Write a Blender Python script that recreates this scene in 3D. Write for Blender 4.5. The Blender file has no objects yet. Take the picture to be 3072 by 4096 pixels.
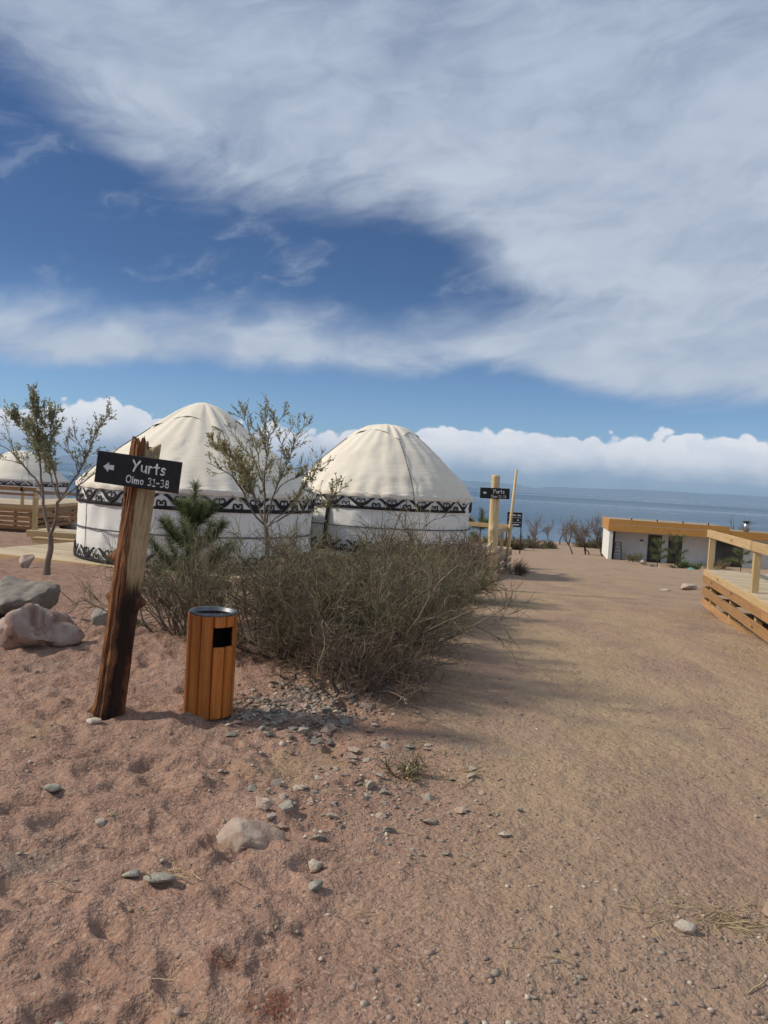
import bpy, bmesh, math, random
import numpy as np
from mathutils import Matrix, Vector, Euler

SC = bpy.context.scene
COL = SC.collection
R = math.radians

# ------------------------------------------------------------------ camera
EYE = 1.55
cam_d = bpy.data.cameras.new('camera')
cam = bpy.data.objects.new('camera', cam_d)
COL.objects.link(cam)
SC.camera = cam
cam_d.sensor_fit = 'VERTICAL'
cam_d.sensor_height = 24.0
cam_d.lens = 770.0 / 1024.0 * 24.0
cam_d.clip_start = 0.05
cam_d.clip_end = 120000.0
PITCH, ROLL = R(2.272), R(3.45)
cam.matrix_world = (Matrix.Translation((0, 0, EYE)) @ Matrix.Rotation(R(90) - PITCH, 4, 'X')
                    @ Matrix.Rotation(ROLL, 4, 'Z'))

# ------------------------------------------------------------------ render look
SC.view_settings.view_transform = 'Standard'
SC.view_settings.look = 'None'
SC.view_settings.exposure = 0.1
SC.view_settings.gamma = 1.0
SC.cycles.use_denoising = True
SC.cycles.use_adaptive_sampling = True
SC.cycles.adaptive_threshold = 0.02
SC.cycles.max_bounces = 5
SC.cycles.diffuse_bounces = 2
SC.cycles.transparent_max_bounces = 6
SC.cycles.volume_bounces = 0
SC.cycles.sample_clamp_indirect = 6.0

# ------------------------------------------------------------------ sun
SUN_AZ, SUN_EL = R(-89), R(38)          # azimuth from the view direction, negative = left
sun_v = Vector((math.sin(SUN_AZ) * math.cos(SUN_EL), math.cos(SUN_AZ) * math.cos(SUN_EL), math.sin(SUN_EL)))
sun_d = bpy.data.lights.new('sun', 'SUN')
sun_d.energy = 3.5
sun_d.angle = R(5.0)
sun_d.color = (1.0, 0.92, 0.79)
sun = bpy.data.objects.new('sun', sun_d)
COL.objects.link(sun)
sun.rotation_euler = sun_v.to_track_quat('Z', 'Y').to_euler()

# ------------------------------------------------------------------ node helpers
class NT:
    """tiny helper to write node maths as expressions"""
    def __init__(self, tree):
        self.t = tree; self.n = tree.nodes; self.l = tree.links
    def node(self, kind, **kw):
        nd = self.n.new(kind)
        for k, v in kw.items(): setattr(nd, k, v)
        return nd
    def put(self, sock, v):
        if isinstance(v, bpy.types.NodeSocket): self.l.new(v, sock)
        elif v is not None: sock.default_value = v
    def m(self, op, a, b=None, c=None, clamp=False):
        nd = self.node('ShaderNodeMath', operation=op, use_clamp=clamp)
        self.put(nd.inputs[0], a); self.put(nd.inputs[1], b); self.put(nd.inputs[2], c)
        return nd.outputs[0]
    def add(self, a, b): return self.m('ADD', a, b)
    def sub(self, a, b): return self.m('SUBTRACT', a, b)
    def mul(self, a, b): return self.m('MULTIPLY', a, b)
    def step(self, v, lo, hi, out0=0.0, out1=1.0):
        nd = self.node('ShaderNodeMapRange', interpolation_type='SMOOTHSTEP')
        self.put(nd.inputs[0], v); self.put(nd.inputs[1], lo); self.put(nd.inputs[2], hi)
        self.put(nd.inputs[3], out0); self.put(nd.inputs[4], out1)
        return nd.outputs[0]
    def mix(self, f, a, b, blend='MIX'):
        nd = self.node('ShaderNodeMix', data_type='RGBA', blend_type=blend)
        self.put(nd.inputs[0], f)
        self.put(nd.inputs[6], (*a, 1) if isinstance(a, tuple) and len(a) == 3 else a)
        self.put(nd.inputs[7], (*b, 1) if isinstance(b, tuple) and len(b) == 3 else b)
        return nd.outputs[2]
    def noise(self, vec, scale, detail=4.0, rough=0.5, dist=0.0, color=False):
        nd = self.node('ShaderNodeTexNoise')
        if vec is not None: self.put(nd.inputs['Vector'], vec)
        nd.inputs['Scale'].default_value = scale
        nd.inputs['Detail'].default_value = detail
        nd.inputs['Roughness'].default_value = rough
        nd.inputs['Distortion'].default_value = dist
        return nd.outputs['Color'] if color else nd.outputs['Fac']
    def voro(self, vec, scale, feature='F1', out='Distance', rnd=1.0):
        nd = self.node('ShaderNodeTexVoronoi', feature=feature)
        if vec is not None: self.put(nd.inputs['Vector'], vec)
        nd.inputs['Scale'].default_value = scale
        nd.inputs['Randomness'].default_value = rnd
        return nd.outputs[out]
    def vmul(self, vec, xyz):
        nd = self.node('ShaderNodeVectorMath', operation='MULTIPLY')
        self.put(nd.inputs[0], vec); nd.inputs[1].default_value = xyz
        return nd.outputs[0]
    def vadd(self, a, b):
        nd = self.node('ShaderNodeVectorMath', operation='ADD')
        self.put(nd.inputs[0], a); self.put(nd.inputs[1], b)
        return nd.outputs[0]
    def xyz(self, vec):
        nd = self.node('ShaderNodeSeparateXYZ'); self.put(nd.inputs[0], vec)
        return nd.outputs
    def comb(self, x, y, z):
        nd = self.node('ShaderNodeCombineXYZ')
        self.put(nd.inputs[0], x); self.put(nd.inputs[1], y); self.put(nd.inputs[2], z)
        return nd.outputs[0]
    def bump(self, h, strength=0.5, dist=0.01, normal=None):
        nd = self.node('ShaderNodeBump')
        nd.inputs['Strength'].default_value = strength
        nd.inputs['Distance'].default_value = dist
        self.put(nd.inputs['Height'], h)
        if normal is not None: self.put(nd.inputs['Normal'], normal)
        return nd.outputs[0]
    def curve(self, x, pts):
        nd = self.node('ShaderNodeFloatCurve')
        c = nd.mapping.curves[0]
        c.points[0].location = pts[0]; c.points[-1].location = pts[-1]
        for p in pts[1:-1]: c.points.new(*p)
        nd.mapping.use_clip = False
        nd.mapping.update()
        self.put(nd.inputs['Value'], x)
        return nd.outputs[0]

# ------------------------------------------------------------------ sky: clear air with cirrus sheets and a bank of cumulus
world = bpy.data.worlds.new('World')
SC.world = world
world.use_nodes = True
world.cycles.sampling_method = 'MANUAL'
world.cycles.sample_map_resolution = 512
wt = NT(world.node_tree)
wt.n.clear()
sky = wt.node('ShaderNodeTexSky', sky_type='NISHITA')
sky.sun_disc = False
sky.sun_elevation = SUN_EL
sky.sun_rotation = SUN_AZ
sky.altitude = 1600.0
sky.air_density = 1.0
sky.dust_density = 0.15
sky.ozone_density = 2.0
tc = wt.node('ShaderNodeTexCoord')
dirv = tc.outputs['Generated']
dx, dy, dz = wt.xyz(dirv)
az = wt.mul(wt.m('ARCTAN2', dx, dy), 180 / math.pi)
el = wt.mul(wt.m('ARCSINE', dz), 180 / math.pi)
A = wt.m('MULTIPLY_ADD', az, 1 / 120.0, 0.5, clamp=True)
def sky_line(pts, left, right):
    """height of a cloud edge (degrees) along the azimuth"""
    q = [(0.0, left)] + [(a / 120 + .5, e) for a, e in pts] + [(1.0, right)]
    return wt.mul(wt.curve(A, [(x, e / 45) for x, e in q]), 45.0)
U = sky_line([(-27.6, 24.8), (-21.9, 22.6), (-17.2, 20.5), (-11.7, 19.4), (-5.7, 19.4), (.4, 20.0), (3.3, 18.6), (6.1, 16.8), (8.6, 14.8), (11.6, 12.8), (25.7, 10.0)], 27.0, 9.0)
L1 = sky_line([(-27.0, 10.9), (-18.3, 11.4), (-8.7, 12.6), (-.2, 12.2), (6.1, 13.2), (11.3, 15.0), (25.1, 17.5)], 11.0, 18.0)
G = sky_line([(-26.9, 6.1), (-18.1, 6.9), (-8.4, 7.6), (1.8, 7.9), (6.9, 8.6), (13.6, 7.1), (19.9, 6.3), (25.9, 6.7)], 6.0, 7.0)
T = sky_line([(-26.8, 3.4), (-21.0, 4.7), (-17.0, 3.8), (-6.2, 3.7), (-.3, 3.75), (5.5, 4.3), (12.2, 4.1), (18.5, 4.55), (26.1, 4.35)], 4.0, 4.2)
# noise fields on the dome
stretched = wt.vmul(dirv, (1.0, 1.0, 2.6))
warp = wt.noise(stretched, 3.2, 3.0, 0.55, color=True)
rot = wt.node('ShaderNodeVectorRotate', rotation_type='Y_AXIS')
wt.put(rot.inputs['Vector'], dirv); rot.inputs['Angle'].default_value = R(24)
streak_in = wt.vadd(wt.vmul(rot.outputs[0], (1.7, 1.2, 4.4)), wt.vmul(warp, (.7, .7, .7)))
n_big = wt.noise(stretched, 5.0, 5.0, 0.55)
n_fib = wt.noise(streak_in, 5.0, 8.0, 0.58)
n_soft = wt.noise(stretched, 2.4, 4.0, 0.5)
n_fine = wt.noise(wt.vmul(dirv, (1.0, 1.0, 1.6)), 26.0, 4.0, 0.6)
edge = wt.add(wt.mul(wt.sub(n_fib, .5), 4.5), wt.mul(wt.sub(n_big, .5), 3.0))
c1 = wt.step(wt.add(wt.sub(el, U), edge), -2.6, 3.2)
c2 = wt.m('MINIMUM', wt.step(wt.add(wt.sub(L1, el), wt.mul(edge, .75)), -1.0, 3.2),
          wt.step(wt.add(wt.sub(el, G), wt.mul(wt.sub(n_fib, .5), 2.2)), -.35, 1.5))
wisp = wt.mul(wt.step(wt.add(n_fib, wt.mul(wt.sub(n_soft, .5), .55)), .53, .86), .5)
wisp = wt.mul(wisp, wt.step(el, 8.5, 13.0))
veil = wt.m('MAXIMUM', wt.m('MAXIMUM', c1, c2), wisp)
thin = wt.step(wt.add(n_soft, wt.mul(wt.sub(n_fib, .5), .5)), .22, .62, .72, 1.0)
veil = wt.mul(veil, thin)
light = wt.step(wt.add(wt.mul(n_big, .55), wt.mul(n_fib, .55)), .36, .74)
high = wt.step(el, 17.0, 30.0)
c_lit = wt.mix(light, (4.0, 4.65, 5.8), (5.3, 5.9, 6.8))
c_gry = wt.mix(light, (3.1, 3.75, 5.0), (4.3, 5.0, 6.2))
c_cir = wt.mix(high, c_lit, c_gry)
# cumulus bank: knobbly tops, grey-blue and fading into the distance below
knob = wt.noise(wt.vmul(dirv, (1.0, 1.0, 1.5)), 17.0, 6.0, 0.55)
knob2 = wt.noise(wt.vmul(dirv, (1.0, 1.0, 1.3)), 9.0, 3.0, 0.5)
puff_in = wt.vadd(wt.vmul(dirv, (1, 1, 1.25)), wt.vmul(wt.noise(dirv, 30.0, 3.0, .5, color=True), (.018, .018, .018)))
puff = wt.add(wt.mul(wt.sub(.5, wt.voro(puff_in, 26.0)), 1.1), wt.mul(wt.sub(.5, wt.voro(puff_in, 62.0)), .6))
top = wt.add(wt.sub(T, .05), wt.add(puff, wt.add(wt.mul(wt.sub(knob, .5), 1.6), wt.mul(wt.sub(knob2, .5), 1.8))))
c3 = wt.step(wt.sub(top, el), -.05, .22)
depth = wt.step(wt.add(el, wt.add(wt.mul(puff, .9), wt.mul(wt.sub(knob, .5), 2.0))), -.2, 3.0)
c_cum = wt.mix(depth, (3.4, 4.5, 6.0), (9.4, 9.3, 9.5))
c_cum = wt.mix(wt.mul(wt.step(n_fine, .42, .62), .45), c_cum, wt.vmul(c_cum, (.76, .82, .9)))
c3 = wt.mul(c3, wt.step(el, -.2, 1.5, .25, 1.0))
tint = wt.mix(wt.step(el, 3.0, 15.0), (.62, .78, .98), (.31, .44, .62))
clear = wt.mix(1.0, sky.outputs[0], tint, 'MULTIPLY')
col = wt.mix(veil, clear, c_cir)
col = wt.mix(c3, col, c_cum)
bg = wt.node('ShaderNodeBackground')
bg.inputs['Strength'].default_value = 0.1
wt.put(bg.inputs['Color'], col)
wo = wt.node('ShaderNodeOutputWorld')
wt.l.new(bg.outputs[0], wo.inputs['Surface'])

# ------------------------------------------------------------------ object helpers
def tag(o, label=None, cat=None, group=None, kind=None):
    if label: o['label'] = label
    if cat: o['category'] = cat
    if group: o['group'] = group
    if kind: o['kind'] = kind
    return o

def link(name, mesh, mat=None, parent=None, loc=(0, 0, 0), rot=(0, 0, 0), scale=None):
    o = bpy.data.objects.new(name, mesh)
    COL.objects.link(o)
    if mat is not None and mesh is not None and len(mesh.materials) == 0: mesh.materials.append(mat)
    o.parent = parent
    o.location = loc
    o.rotation_euler = rot
    if scale is not None: o.scale = scale
    return o

def empty(name, loc=(0, 0, 0), rz=0.0, rot=None):
    o = bpy.data.objects.new(name, None)
    COL.objects.link(o)
    o.empty_display_size = 0.2
    o.location = loc
    o.rotation_euler = rot if rot is not None else (0, 0, rz)
    return o

def mesh_np(name, verts, faces, smooth=False):
    """verts (n,3) array; faces: list of (k,m) integer arrays (m = corners per face)"""
    me = bpy.data.meshes.new(name)
    verts = np.asarray(verts, dtype=np.float32)
    faces = [np.asarray(f, dtype=np.int32) for f in faces if len(f)]
    me.vertices.add(len(verts))
    me.vertices.foreach_set('co', verts.ravel())
    loops = np.concatenate([f.ravel() for f in faces])
    sizes = np.concatenate([np.full(len(f), f.shape[1], dtype=np.int32) for f in faces])
    starts = np.concatenate([[0], np.cumsum(sizes)[:-1]]).astype(np.int32)
    me.loops.add(len(loops))
    me.loops.foreach_set('vertex_index', loops)
    me.polygons.add(len(sizes))
    me.polygons.foreach_set('loop_start', starts)
    me.polygons.foreach_set('loop_total', sizes)
    if smooth: me.polygons.foreach_set('use_smooth', np.ones(len(sizes), dtype=bool))
    me.update(calc_edges=True)
    return me

class MB:
    """collects pieces of ONE part"""
    def __init__(self): self.v = []; self.f = {3: [], 4: []}; self.n = 0
    def raw(self, verts, faces):
        verts = np.asarray(verts, dtype=float)
        for f in faces:
            f = np.asarray(f, dtype=int)
            if len(f): self.f.setdefault(f.shape[1], []).append(f + self.n)
        self.v.append(verts); self.n += len(verts)
        return self
    def box(self, c, s, rot=None, taper=1.0):
        x, y, z = [k / 2 for k in s]
        v = np.array([[-x, -y, -z], [x, -y, -z], [x, y, -z], [-x, y, -z],
                      [-x * taper, -y * taper, z], [x * taper, -y * taper, z], [x * taper, y * taper, z], [-x * taper, y * taper, z]])
        if rot is not None: v = v @ np.array(Euler(rot).to_matrix()).T
        return self.raw(v + np.array(c), [np.array([[3, 2, 1, 0], [4, 5, 6, 7], [0, 1, 5, 4], [1, 2, 6, 5], [2, 3, 7, 6], [3, 0, 4, 7]])])
    def tubes(self, P, rad, sides=3, caps=False):
        """P (n,m,3) polylines, rad (n,m)"""
        P = np.asarray(P, dtype=float); rad = np.asarray(rad, dtype=float)
        n, m, _ = P.shape
        T = np.empty_like(P)
        T[:, 1:-1] = P[:, 2:] - P[:, :-2]; T[:, 0] = P[:, 1] - P[:, 0]; T[:, -1] = P[:, -1] - P[:, -2]
        T /= np.linalg.norm(T, axis=2, keepdims=True) + 1e-9
        ref = np.where(np.abs(T[:, :1, 2:3]) > .9, np.array([1., 0, 0]), np.array([0, 0, 1.]))
        ref = np.repeat(ref, m, axis=1)
        A = np.cross(T, ref); A /= np.linalg.norm(A, axis=2, keepdims=True) + 1e-9
        B = np.cross(T, A)
        k = np.arange(sides) * 2 * np.pi / sides
        ring = A[:, :, None, :] * np.cos(k)[None, None, :, None] + B[:, :, None, :] * np.sin(k)[None, None, :, None]
        V = (P[:, :, None, :] + ring * rad[:, :, None, None]).reshape(-1, 3)
        idx = np.arange(n * m * sides).reshape(n, m, sides)
        a = idx[:, :-1, :]; b = idx[:, 1:, :]
        F = np.stack([a, np.roll(a, -1, 2), np.roll(b, -1, 2), b], axis=-1).reshape(-1, 4)
        fs = [F[:, ::-1]]
        if caps and sides > 2:
            fs += [idx[:, 0, :], idx[:, -1, ::-1]]
        return self.raw(V, fs)
    def tube(self, pts, rad, sides=8, caps=True):
        pts = np.array(pts, dtype=float)[None]
        r = np.array(rad, dtype=float) if np.ndim(rad) else np.full(pts.shape[1], float(rad))
        return self.tubes(pts, r[None], sides, caps)
    def mesh(self, name, smooth=False):
        return mesh_np(name, np.concatenate(self.v), [np.concatenate(f) for f in self.f.values() if f], smooth)
    def build(self, name, mat, parent=None, smooth=False, loc=(0, 0, 0), rot=(0, 0, 0)):
        return link(name, self.mesh(name, smooth), mat, parent, loc, rot)

_box = {}
def box_mesh(dims, bev=0.004, key=''):
    """shared bevelled board"""
    k = (tuple(round(d, 3) for d in dims), round(bev, 4), key)
    if k not in _box:
        bm = bmesh.new()
        bmesh.ops.create_cube(bm, size=1.0)
        bmesh.ops.scale(bm, vec=dims, verts=bm.verts)
        if bev > 0: bmesh.ops.bevel(bm, geom=list(bm.edges), offset=min(bev, min(dims) * .3), segments=1, affect='EDGES')
        me = bpy.data.meshes.new('board'); bm.to_mesh(me); bm.free()
        _box[k] = me
    return _box[k]

def board(name, parent, loc, dims, mat, rot=(0, 0, 0), bev=0.004):
    return link(name, box_mesh(dims, bev, mat.name), mat, parent, loc, rot)

# ------------------------------------------------------------------ numpy noise
def _hash(ix, iy, seed):
    h = (ix.astype(np.int64) * 374761393 + iy.astype(np.int64) * 668265263 + seed * 1442695041) & 0x7fffffff
    h = ((h ^ (h >> 13)) * 1274126177) & 0x7fffffff
    return ((h ^ (h >> 16)) & 0xffff) / 65535.0
def vnoise(x, y, seed=0):
    ix = np.floor(x); iy = np.floor(y); fx = x - ix; fy = y - iy
    ix = ix.astype(np.int64); iy = iy.astype(np.int64)
    u = fx * fx * fx * (fx * (fx * 6 - 15) + 10); v = fy * fy * fy * (fy * (fy * 6 - 15) + 10)
    a = _hash(ix, iy, seed); b = _hash(ix + 1, iy, seed); c = _hash(ix, iy + 1, seed); d = _hash(ix + 1, iy + 1, seed)
    return (a * (1 - u) + b * u) * (1 - v) + (c * (1 - u) + d * u) * v - .5
def fbm(x, y, seed=0, oct=4, gain=.5):
    s = 0; a = 1.
    for k in range(oct):
        s = s + a * vnoise(x * 2 ** k + 17.3 * k, y * 2 ** k - 9.1 * k, seed + k); a *= gain
    return s
def sstep(lo, hi, v):
    t = np.clip((v - lo) / (hi - lo), 0, 1); return t * t * (3 - 2 * t)

# ------------------------------------------------------------------ terrain height
_ys = np.array([-500, 6, 10, 15, 20, 25, 40, 55, 70, 85, 95, 130, 400], float)
_zb = np.array([0, 0, -.13, -.42, -.72, -1.0, -2.0, -2.95, -3.7, -4.1, -4.55, -7, -9], float)
_zl = np.array([0, 0, -.13, -.42, -.58, -.75, -1.2, -1.9, -3.1, -4.05, -4.55, -7, -9], float)
_fy = np.linspace(-500, 400, 9001)
def _sm(z):
    a = np.interp(_fy, _ys, z); k = np.hanning(43); k /= k.sum()
    return np.convolve(np.pad(a, 21, mode='edge'), k, 'valid')
_tb, _tl = _sm(_zb), _sm(_zl)
LAKE_Z = -4.4
def gz(x, y):
    """broad lie of the land"""
    x = np.asarray(x, float); y = np.asarray(y, float)
    t = sstep(3, 12, -x)
    z = np.interp(y, _fy, _tb) * (1 - t) + np.interp(y, _fy, _tl) * t
    z = z - .45 * np.exp(-(((x - 18.5) / 4.0) ** 2 + ((y - 44.5) / 4.0) ** 2))
    z = z + .10 * np.exp(-(((x + .35) / 1.2) ** 2 + ((y - 6.6) / 1.3) ** 2))
    z = z + .06 * np.exp(-(((x + 2.6) / 1.2) ** 2 + ((y - 6.9) / .9) ** 2))
    return z
def sand_mask(x, y):
    """1 on loose sand, 0 on the trodden track"""
    e = .55 + .12 * (y - 4) + .35 * fbm(x * .7 + 3, y * .7, 5, 3)
    return 1 - sstep(-.45, .55, x - (-.15 + .18 * e + .05 * y * (y > 0)))
_rs = np.random.default_rng(11)
_prints = []
for _ in range(1500):
    px, py = _rs.uniform(-4.0, .8), _rs.uniform(1.0, 9.0)
    if float(sand_mask(np.array(px), np.array(py))) < .75: continue
    _prints.append((px, py, _rs.uniform(0, 6.28), _rs.uniform(.06, .13), _rs.uniform(.04, .065), _rs.uniform(.006, .019)))
def ground_z(x, y, fine=True):
    x = np.asarray(x, float); y = np.asarray(y, float)
    z = gz(x, y)
    d = np.hypot(x, y)
    s = sand_mask(x, y)
    near = 1 - sstep(30, 80, d)
    z = z + near * (.05 * fbm(x * .45, y * .45, 1, 3)
                    + s * (.050 * fbm(x * 2.6, y * 2.6, 2, 3, .55) - .036 * np.clip(fbm(x * 4.4, y * 4.4, 7, 2) - .06, 0, 1) + .016 * fbm(x * 9, y * 9, 3, 3, .6))
                    + (1 - s) * (.016 * fbm(x * 2.2, y * 1.2, 4, 3) + .009 * fbm(x * 11, y * 11, 6, 3, .6)))
    if fine:
        near_i = np.nonzero((x > -4.4) & (x < 1.2) & (y > .6) & (y < 9.4))[0]
        if len(near_i):
            order = near_i[np.argsort(y[near_i])]; ysort = y[order]
            PR = np.array(_prints)
            ok = (PR[:, 1] > ysort[0] - .3) & (PR[:, 1] < ysort[-1] + .3) & (PR[:, 0] > x[near_i].min() - .3) & (PR[:, 0] < x[near_i].max() + .3)
            todo = PR[ok]
        else: todo = []
        for px, py, a, l, w, dep in todo:
            i0, i1 = np.searchsorted(ysort, (py - .28, py + .28))
            m = order[i0:i1]; m = m[np.abs(x[m] - px) < .28]
            if not len(m): continue
            X = x[m] - px; Y = y[m] - py
            u = (X * math.cos(a) + Y * math.sin(a)) / l; v = (-X * math.sin(a) + Y * math.cos(a)) / w
            q = u * u + v * v
            z[m] += -dep * np.exp(-q * q * .8) + dep * .45 * np.exp(-((np.sqrt(q) - 1.45) / .35) ** 2)
    return z
def gpt(x, y): return float(ground_z(np.array([x], float), np.array([y], float))[0])

# ------------------------------------------------------------------ materials
def material(name):
    mt = bpy.data.materials.new(name); mt.use_nodes = True
    t = NT(mt.node_tree)
    bsdf = next(n for n in t.n if n.type == 'BSDF_PRINCIPLED')
    return mt, t, bsdf
def simple(name, c1, c2, scale=8, rough=.7, bump=0.0, stretch=(1, 1, 1), detail=5, vary=0.0, spec=.4, island=0.0, metal=0.0, dist=.004):
    """two-tone procedural material with optional relief, object-to-object or piece-to-piece variation"""
    mt, t, b = material(name)
    co = t.node('ShaderNodeTexCoord').outputs['Object']
    v = t.vmul(co, stretch)
    rnd = t.node('ShaderNodeObjectInfo').outputs['Random']
    v = t.vadd(v, t.comb(t.mul(rnd, 37.0), t.mul(rnd, 11.0), t.mul(rnd, 23.0)))
    n = t.noise(v, scale, detail, .6)
    c = t.mix(t.step(n, .3, .7), c1, c2)
    if vary:
        k = t.m('MULTIPLY_ADD', rnd, 2 * vary, 1 - vary)
        c = t.mix(1.0, c, t.comb(k, k, k), 'MULTIPLY')
    if island:
        ri = t.node('ShaderNodeNewGeometry').outputs['Random Per Island']
        k = t.m('MULTIPLY_ADD', ri, 2 * island, 1 - island)
        c = t.mix(1.0, c, t.comb(k, k, t.m('POWER', k, 1.15)), 'MULTIPLY')
    t.put(b.inputs['Base Color'], c)
    b.inputs['Roughness'].default_value = rough
    b.inputs['Specular IOR Level'].default_value = spec
    b.inputs['Metallic'].default_value = metal
    if bump: t.put(b.inputs['Normal'], t.bump(n, bump, dist))
    return mt

def wood(name, c1, c2, dark=(.12, .06, .025), rough=.6, axis=0, knots=True, vary=.18, wear=.35):
    mt, t, b = material(name)
    co = t.node('ShaderNodeTexCoord').outputs['Object']
    rnd = t.node('ShaderNodeObjectInfo').outputs['Random']
    off = t.comb(t.mul(rnd, 31.0), t.mul(rnd, 17.0), t.mul(rnd, 53.0))
    st = [14.0, 14.0, 14.0]; st[axis] = .8
    v = t.vadd(t.vmul(co, tuple(st)), off)
    g = t.noise(v, 3.0, 6.0, .62, .6)
    fine = t.noise(t.vmul(v, (2.2, 2.2, 2.2)), 5.0, 4.0, .6)
    c = t.mix(t.step(g, .3, .7), c1, c2)
    c = t.mix(t.mul(t.step(fine, .55, .78), wear), c, dark)
    if knots:
        st2 = [5.0, 5.0, 5.0]; st2[axis] = 1.6
        k = t.voro(t.vadd(t.vmul(co, tuple(st2)), off), 1.0)
        c = t.mix(t.step(k, .16, .07), c, dark)
    kk = t.m('MULTIPLY_ADD', rnd, 2 * vary, 1 - vary)
    c = t.mix(1.0, c, t.comb(kk, kk, t.m('POWER', kk, 1.2)), 'MULTIPLY')
    t.put(b.inputs['Base Color'], c)
    b.inputs['Roughness'].default_value = rough
    t.put(b.inputs['Normal'], t.bump(t.add(g, t.mul(fine, .5)), .35, .003))
    return mt

M = {}
M['deck_top'] = wood('weathered_plank', (.56, .45, .295), (.41, .32, .205), (.19, .13, .08), .8, 0, True, .16)
M['pine_board'] = wood('pine_board', (.58, .41, .21), (.46, .30, .135), (.25, .13, .05), .65, 0, True, .14)
M['skirt_board'] = wood('skirt_board', (.40, .215, .085), (.28, .145, .055), (.13, .06, .025), .75, 0, True, .3, .5)
M['grey_board'] = wood('weathered_grey_board', (.34, .26, .18), (.24, .18, .12), (.10, .07, .05), .85, 0, True, .2)
M['pine_post'] = wood('pine_post', (.60, .44, .22), (.47, .33, .15), (.22, .12, .05), .7, 2, True, .1)
M['bin_slat'] = wood('varnished_slat', (.56, .185, .028), (.36, .105, .014), (.20, .06, .01), .5, 2, False, .12, .5)
M['fascia'] = wood('fascia_board', (.56, .285, .07), (.42, .20, .04), (.26, .11, .02), .6, 0, True, .08)
M['white_wall'] = simple('white_render', (.74, .72, .66), (.68, .66, .60), 3, .9, .1)
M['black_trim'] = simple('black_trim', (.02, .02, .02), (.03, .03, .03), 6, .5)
M['sign_black'] = simple('black_sign_paint', (.012, .012, .013), (.022, .021, .020), 18, .55, .12, (1, 1, 1), 6)
M['sign_white'] = simple('white_sign_paint', (.80, .80, .78), (.66, .66, .63), 30, .7)
M['metal'] = simple('zinc_metal', (.42, .44, .46), (.30, .32, .34), 14, .35, .05, metal=.8)
M['rim_metal'] = simple('dull_steel', (.20, .21, .22), (.12, .125, .13), 14, .42, .05, metal=.7)
M['liner'] = simple('dark_liner', (.03, .022, .02), (.045, .025, .02), 9, .6)
M['felt_black'] = simple('black_felt', (.014, .013, .015), (.028, .026, .028), 30, .95, .3)
M['strap'] = simple('grey_strap', (.06, .058, .06), (.10, .098, .10), 20, .9)
M['bark_grey'] = simple('grey_bark', (.25, .195, .145), (.15, .118, .09), 9, .9, .5, (1, 1, .25), vary=.1)
M['bark_dark'] = simple('dark_bark', (.085, .06, .042), (.05, .037, .028), 12, .9, .5, (1, 1, .25))
M['twig_olive'] = simple('olive_twig', (.205, .170, .092), (.125, .112, .062), 6, .85, island=.55)
M['twig_brown'] = simple('brown_twig', (.215, .15, .10), (.135, .098, .068), 6, .9, island=.45)
M['twig_grey'] = simple('grey_twig', (.25, .195, .15), (.165, .128, .10), 6, .9, island=.4)
M['needle'] = simple('pine_needle', (.10, .135, .042), (.165, .19, .072), 5, .6, island=.5)
M['straw'] = simple('dry_straw', (.46, .36, .19), (.34, .25, .12), 6, .85, island=.3)
def leafmat(name, c1, c2):
    mt, t, b = material(name)
    geo = t.node('ShaderNodeNewGeometry')
    c = t.mix(geo.outputs['Random Per Island'], c1, c2)
    t.put(b.inputs['Base Color'], c)
    b.inputs['Roughness'].default_value = .6
    tr = t.node('ShaderNodeBsdfTranslucent'); t.put(tr.inputs['Color'], c)
    mx = t.node('ShaderNodeMixShader'); mx.inputs[0].default_value = .3
    t.l.new(b.outputs[0], mx.inputs[1]); t.l.new(tr.outputs[0], mx.inputs[2])
    out = next(n for n in t.n if n.type == 'OUTPUT_MATERIAL')
    t.l.new(mx.outputs[0], out.inputs['Surface'])
    return mt
M['leaf'] = leafmat('silver_green_leaf', (.20, .21, .095), (.46, .45, .28))
M['leaf_olive'] = leafmat('olive_leaf', (.27, .25, .095), (.50, .45, .24))

def canvas(name, c1, c2, weave=.3, rings=0.0, stain=(.45, .40, .32)):
    mt, t, b = material(name)
    co = t.node('ShaderNodeTexCoord').outputs['Object']
    n = t.noise(co, 1.6, 5, .6)
    c = t.mix(t.step(n, .3, .75), c1, c2)
    run = t.noise(t.vmul(co, (5, 5, .5)), 2.0, 5, .65)
    c = t.mix(t.mul(t.step(run, .56, .8), .35), c, stain)
    t.put(b.inputs['Base Color'], c)
    b.inputs['Roughness'].default_value = .92
    b.inputs['Specular IOR Level'].default_value = .15
    cr = t.noise(t.vmul(co, (1.2, 1.2, 7.0 if rings else 1.6)), 2.2, 5, .55)
    t.put(b.inputs['Normal'], t.bump(cr, weave, .05))
    return mt
M['canvas_wall'] = canvas('white_canvas', (.80, .785, .74), (.73, .715, .67), .25)
M['canvas_roof'] = canvas('cream_canvas', (.76, .69, .57), (.71, .635, .515), .28, 1, (.55, .48, .36))
M['canvas_cap'] = canvas('pale_canvas', (.80, .73, .60), (.75, .67, .54), .3)

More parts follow.
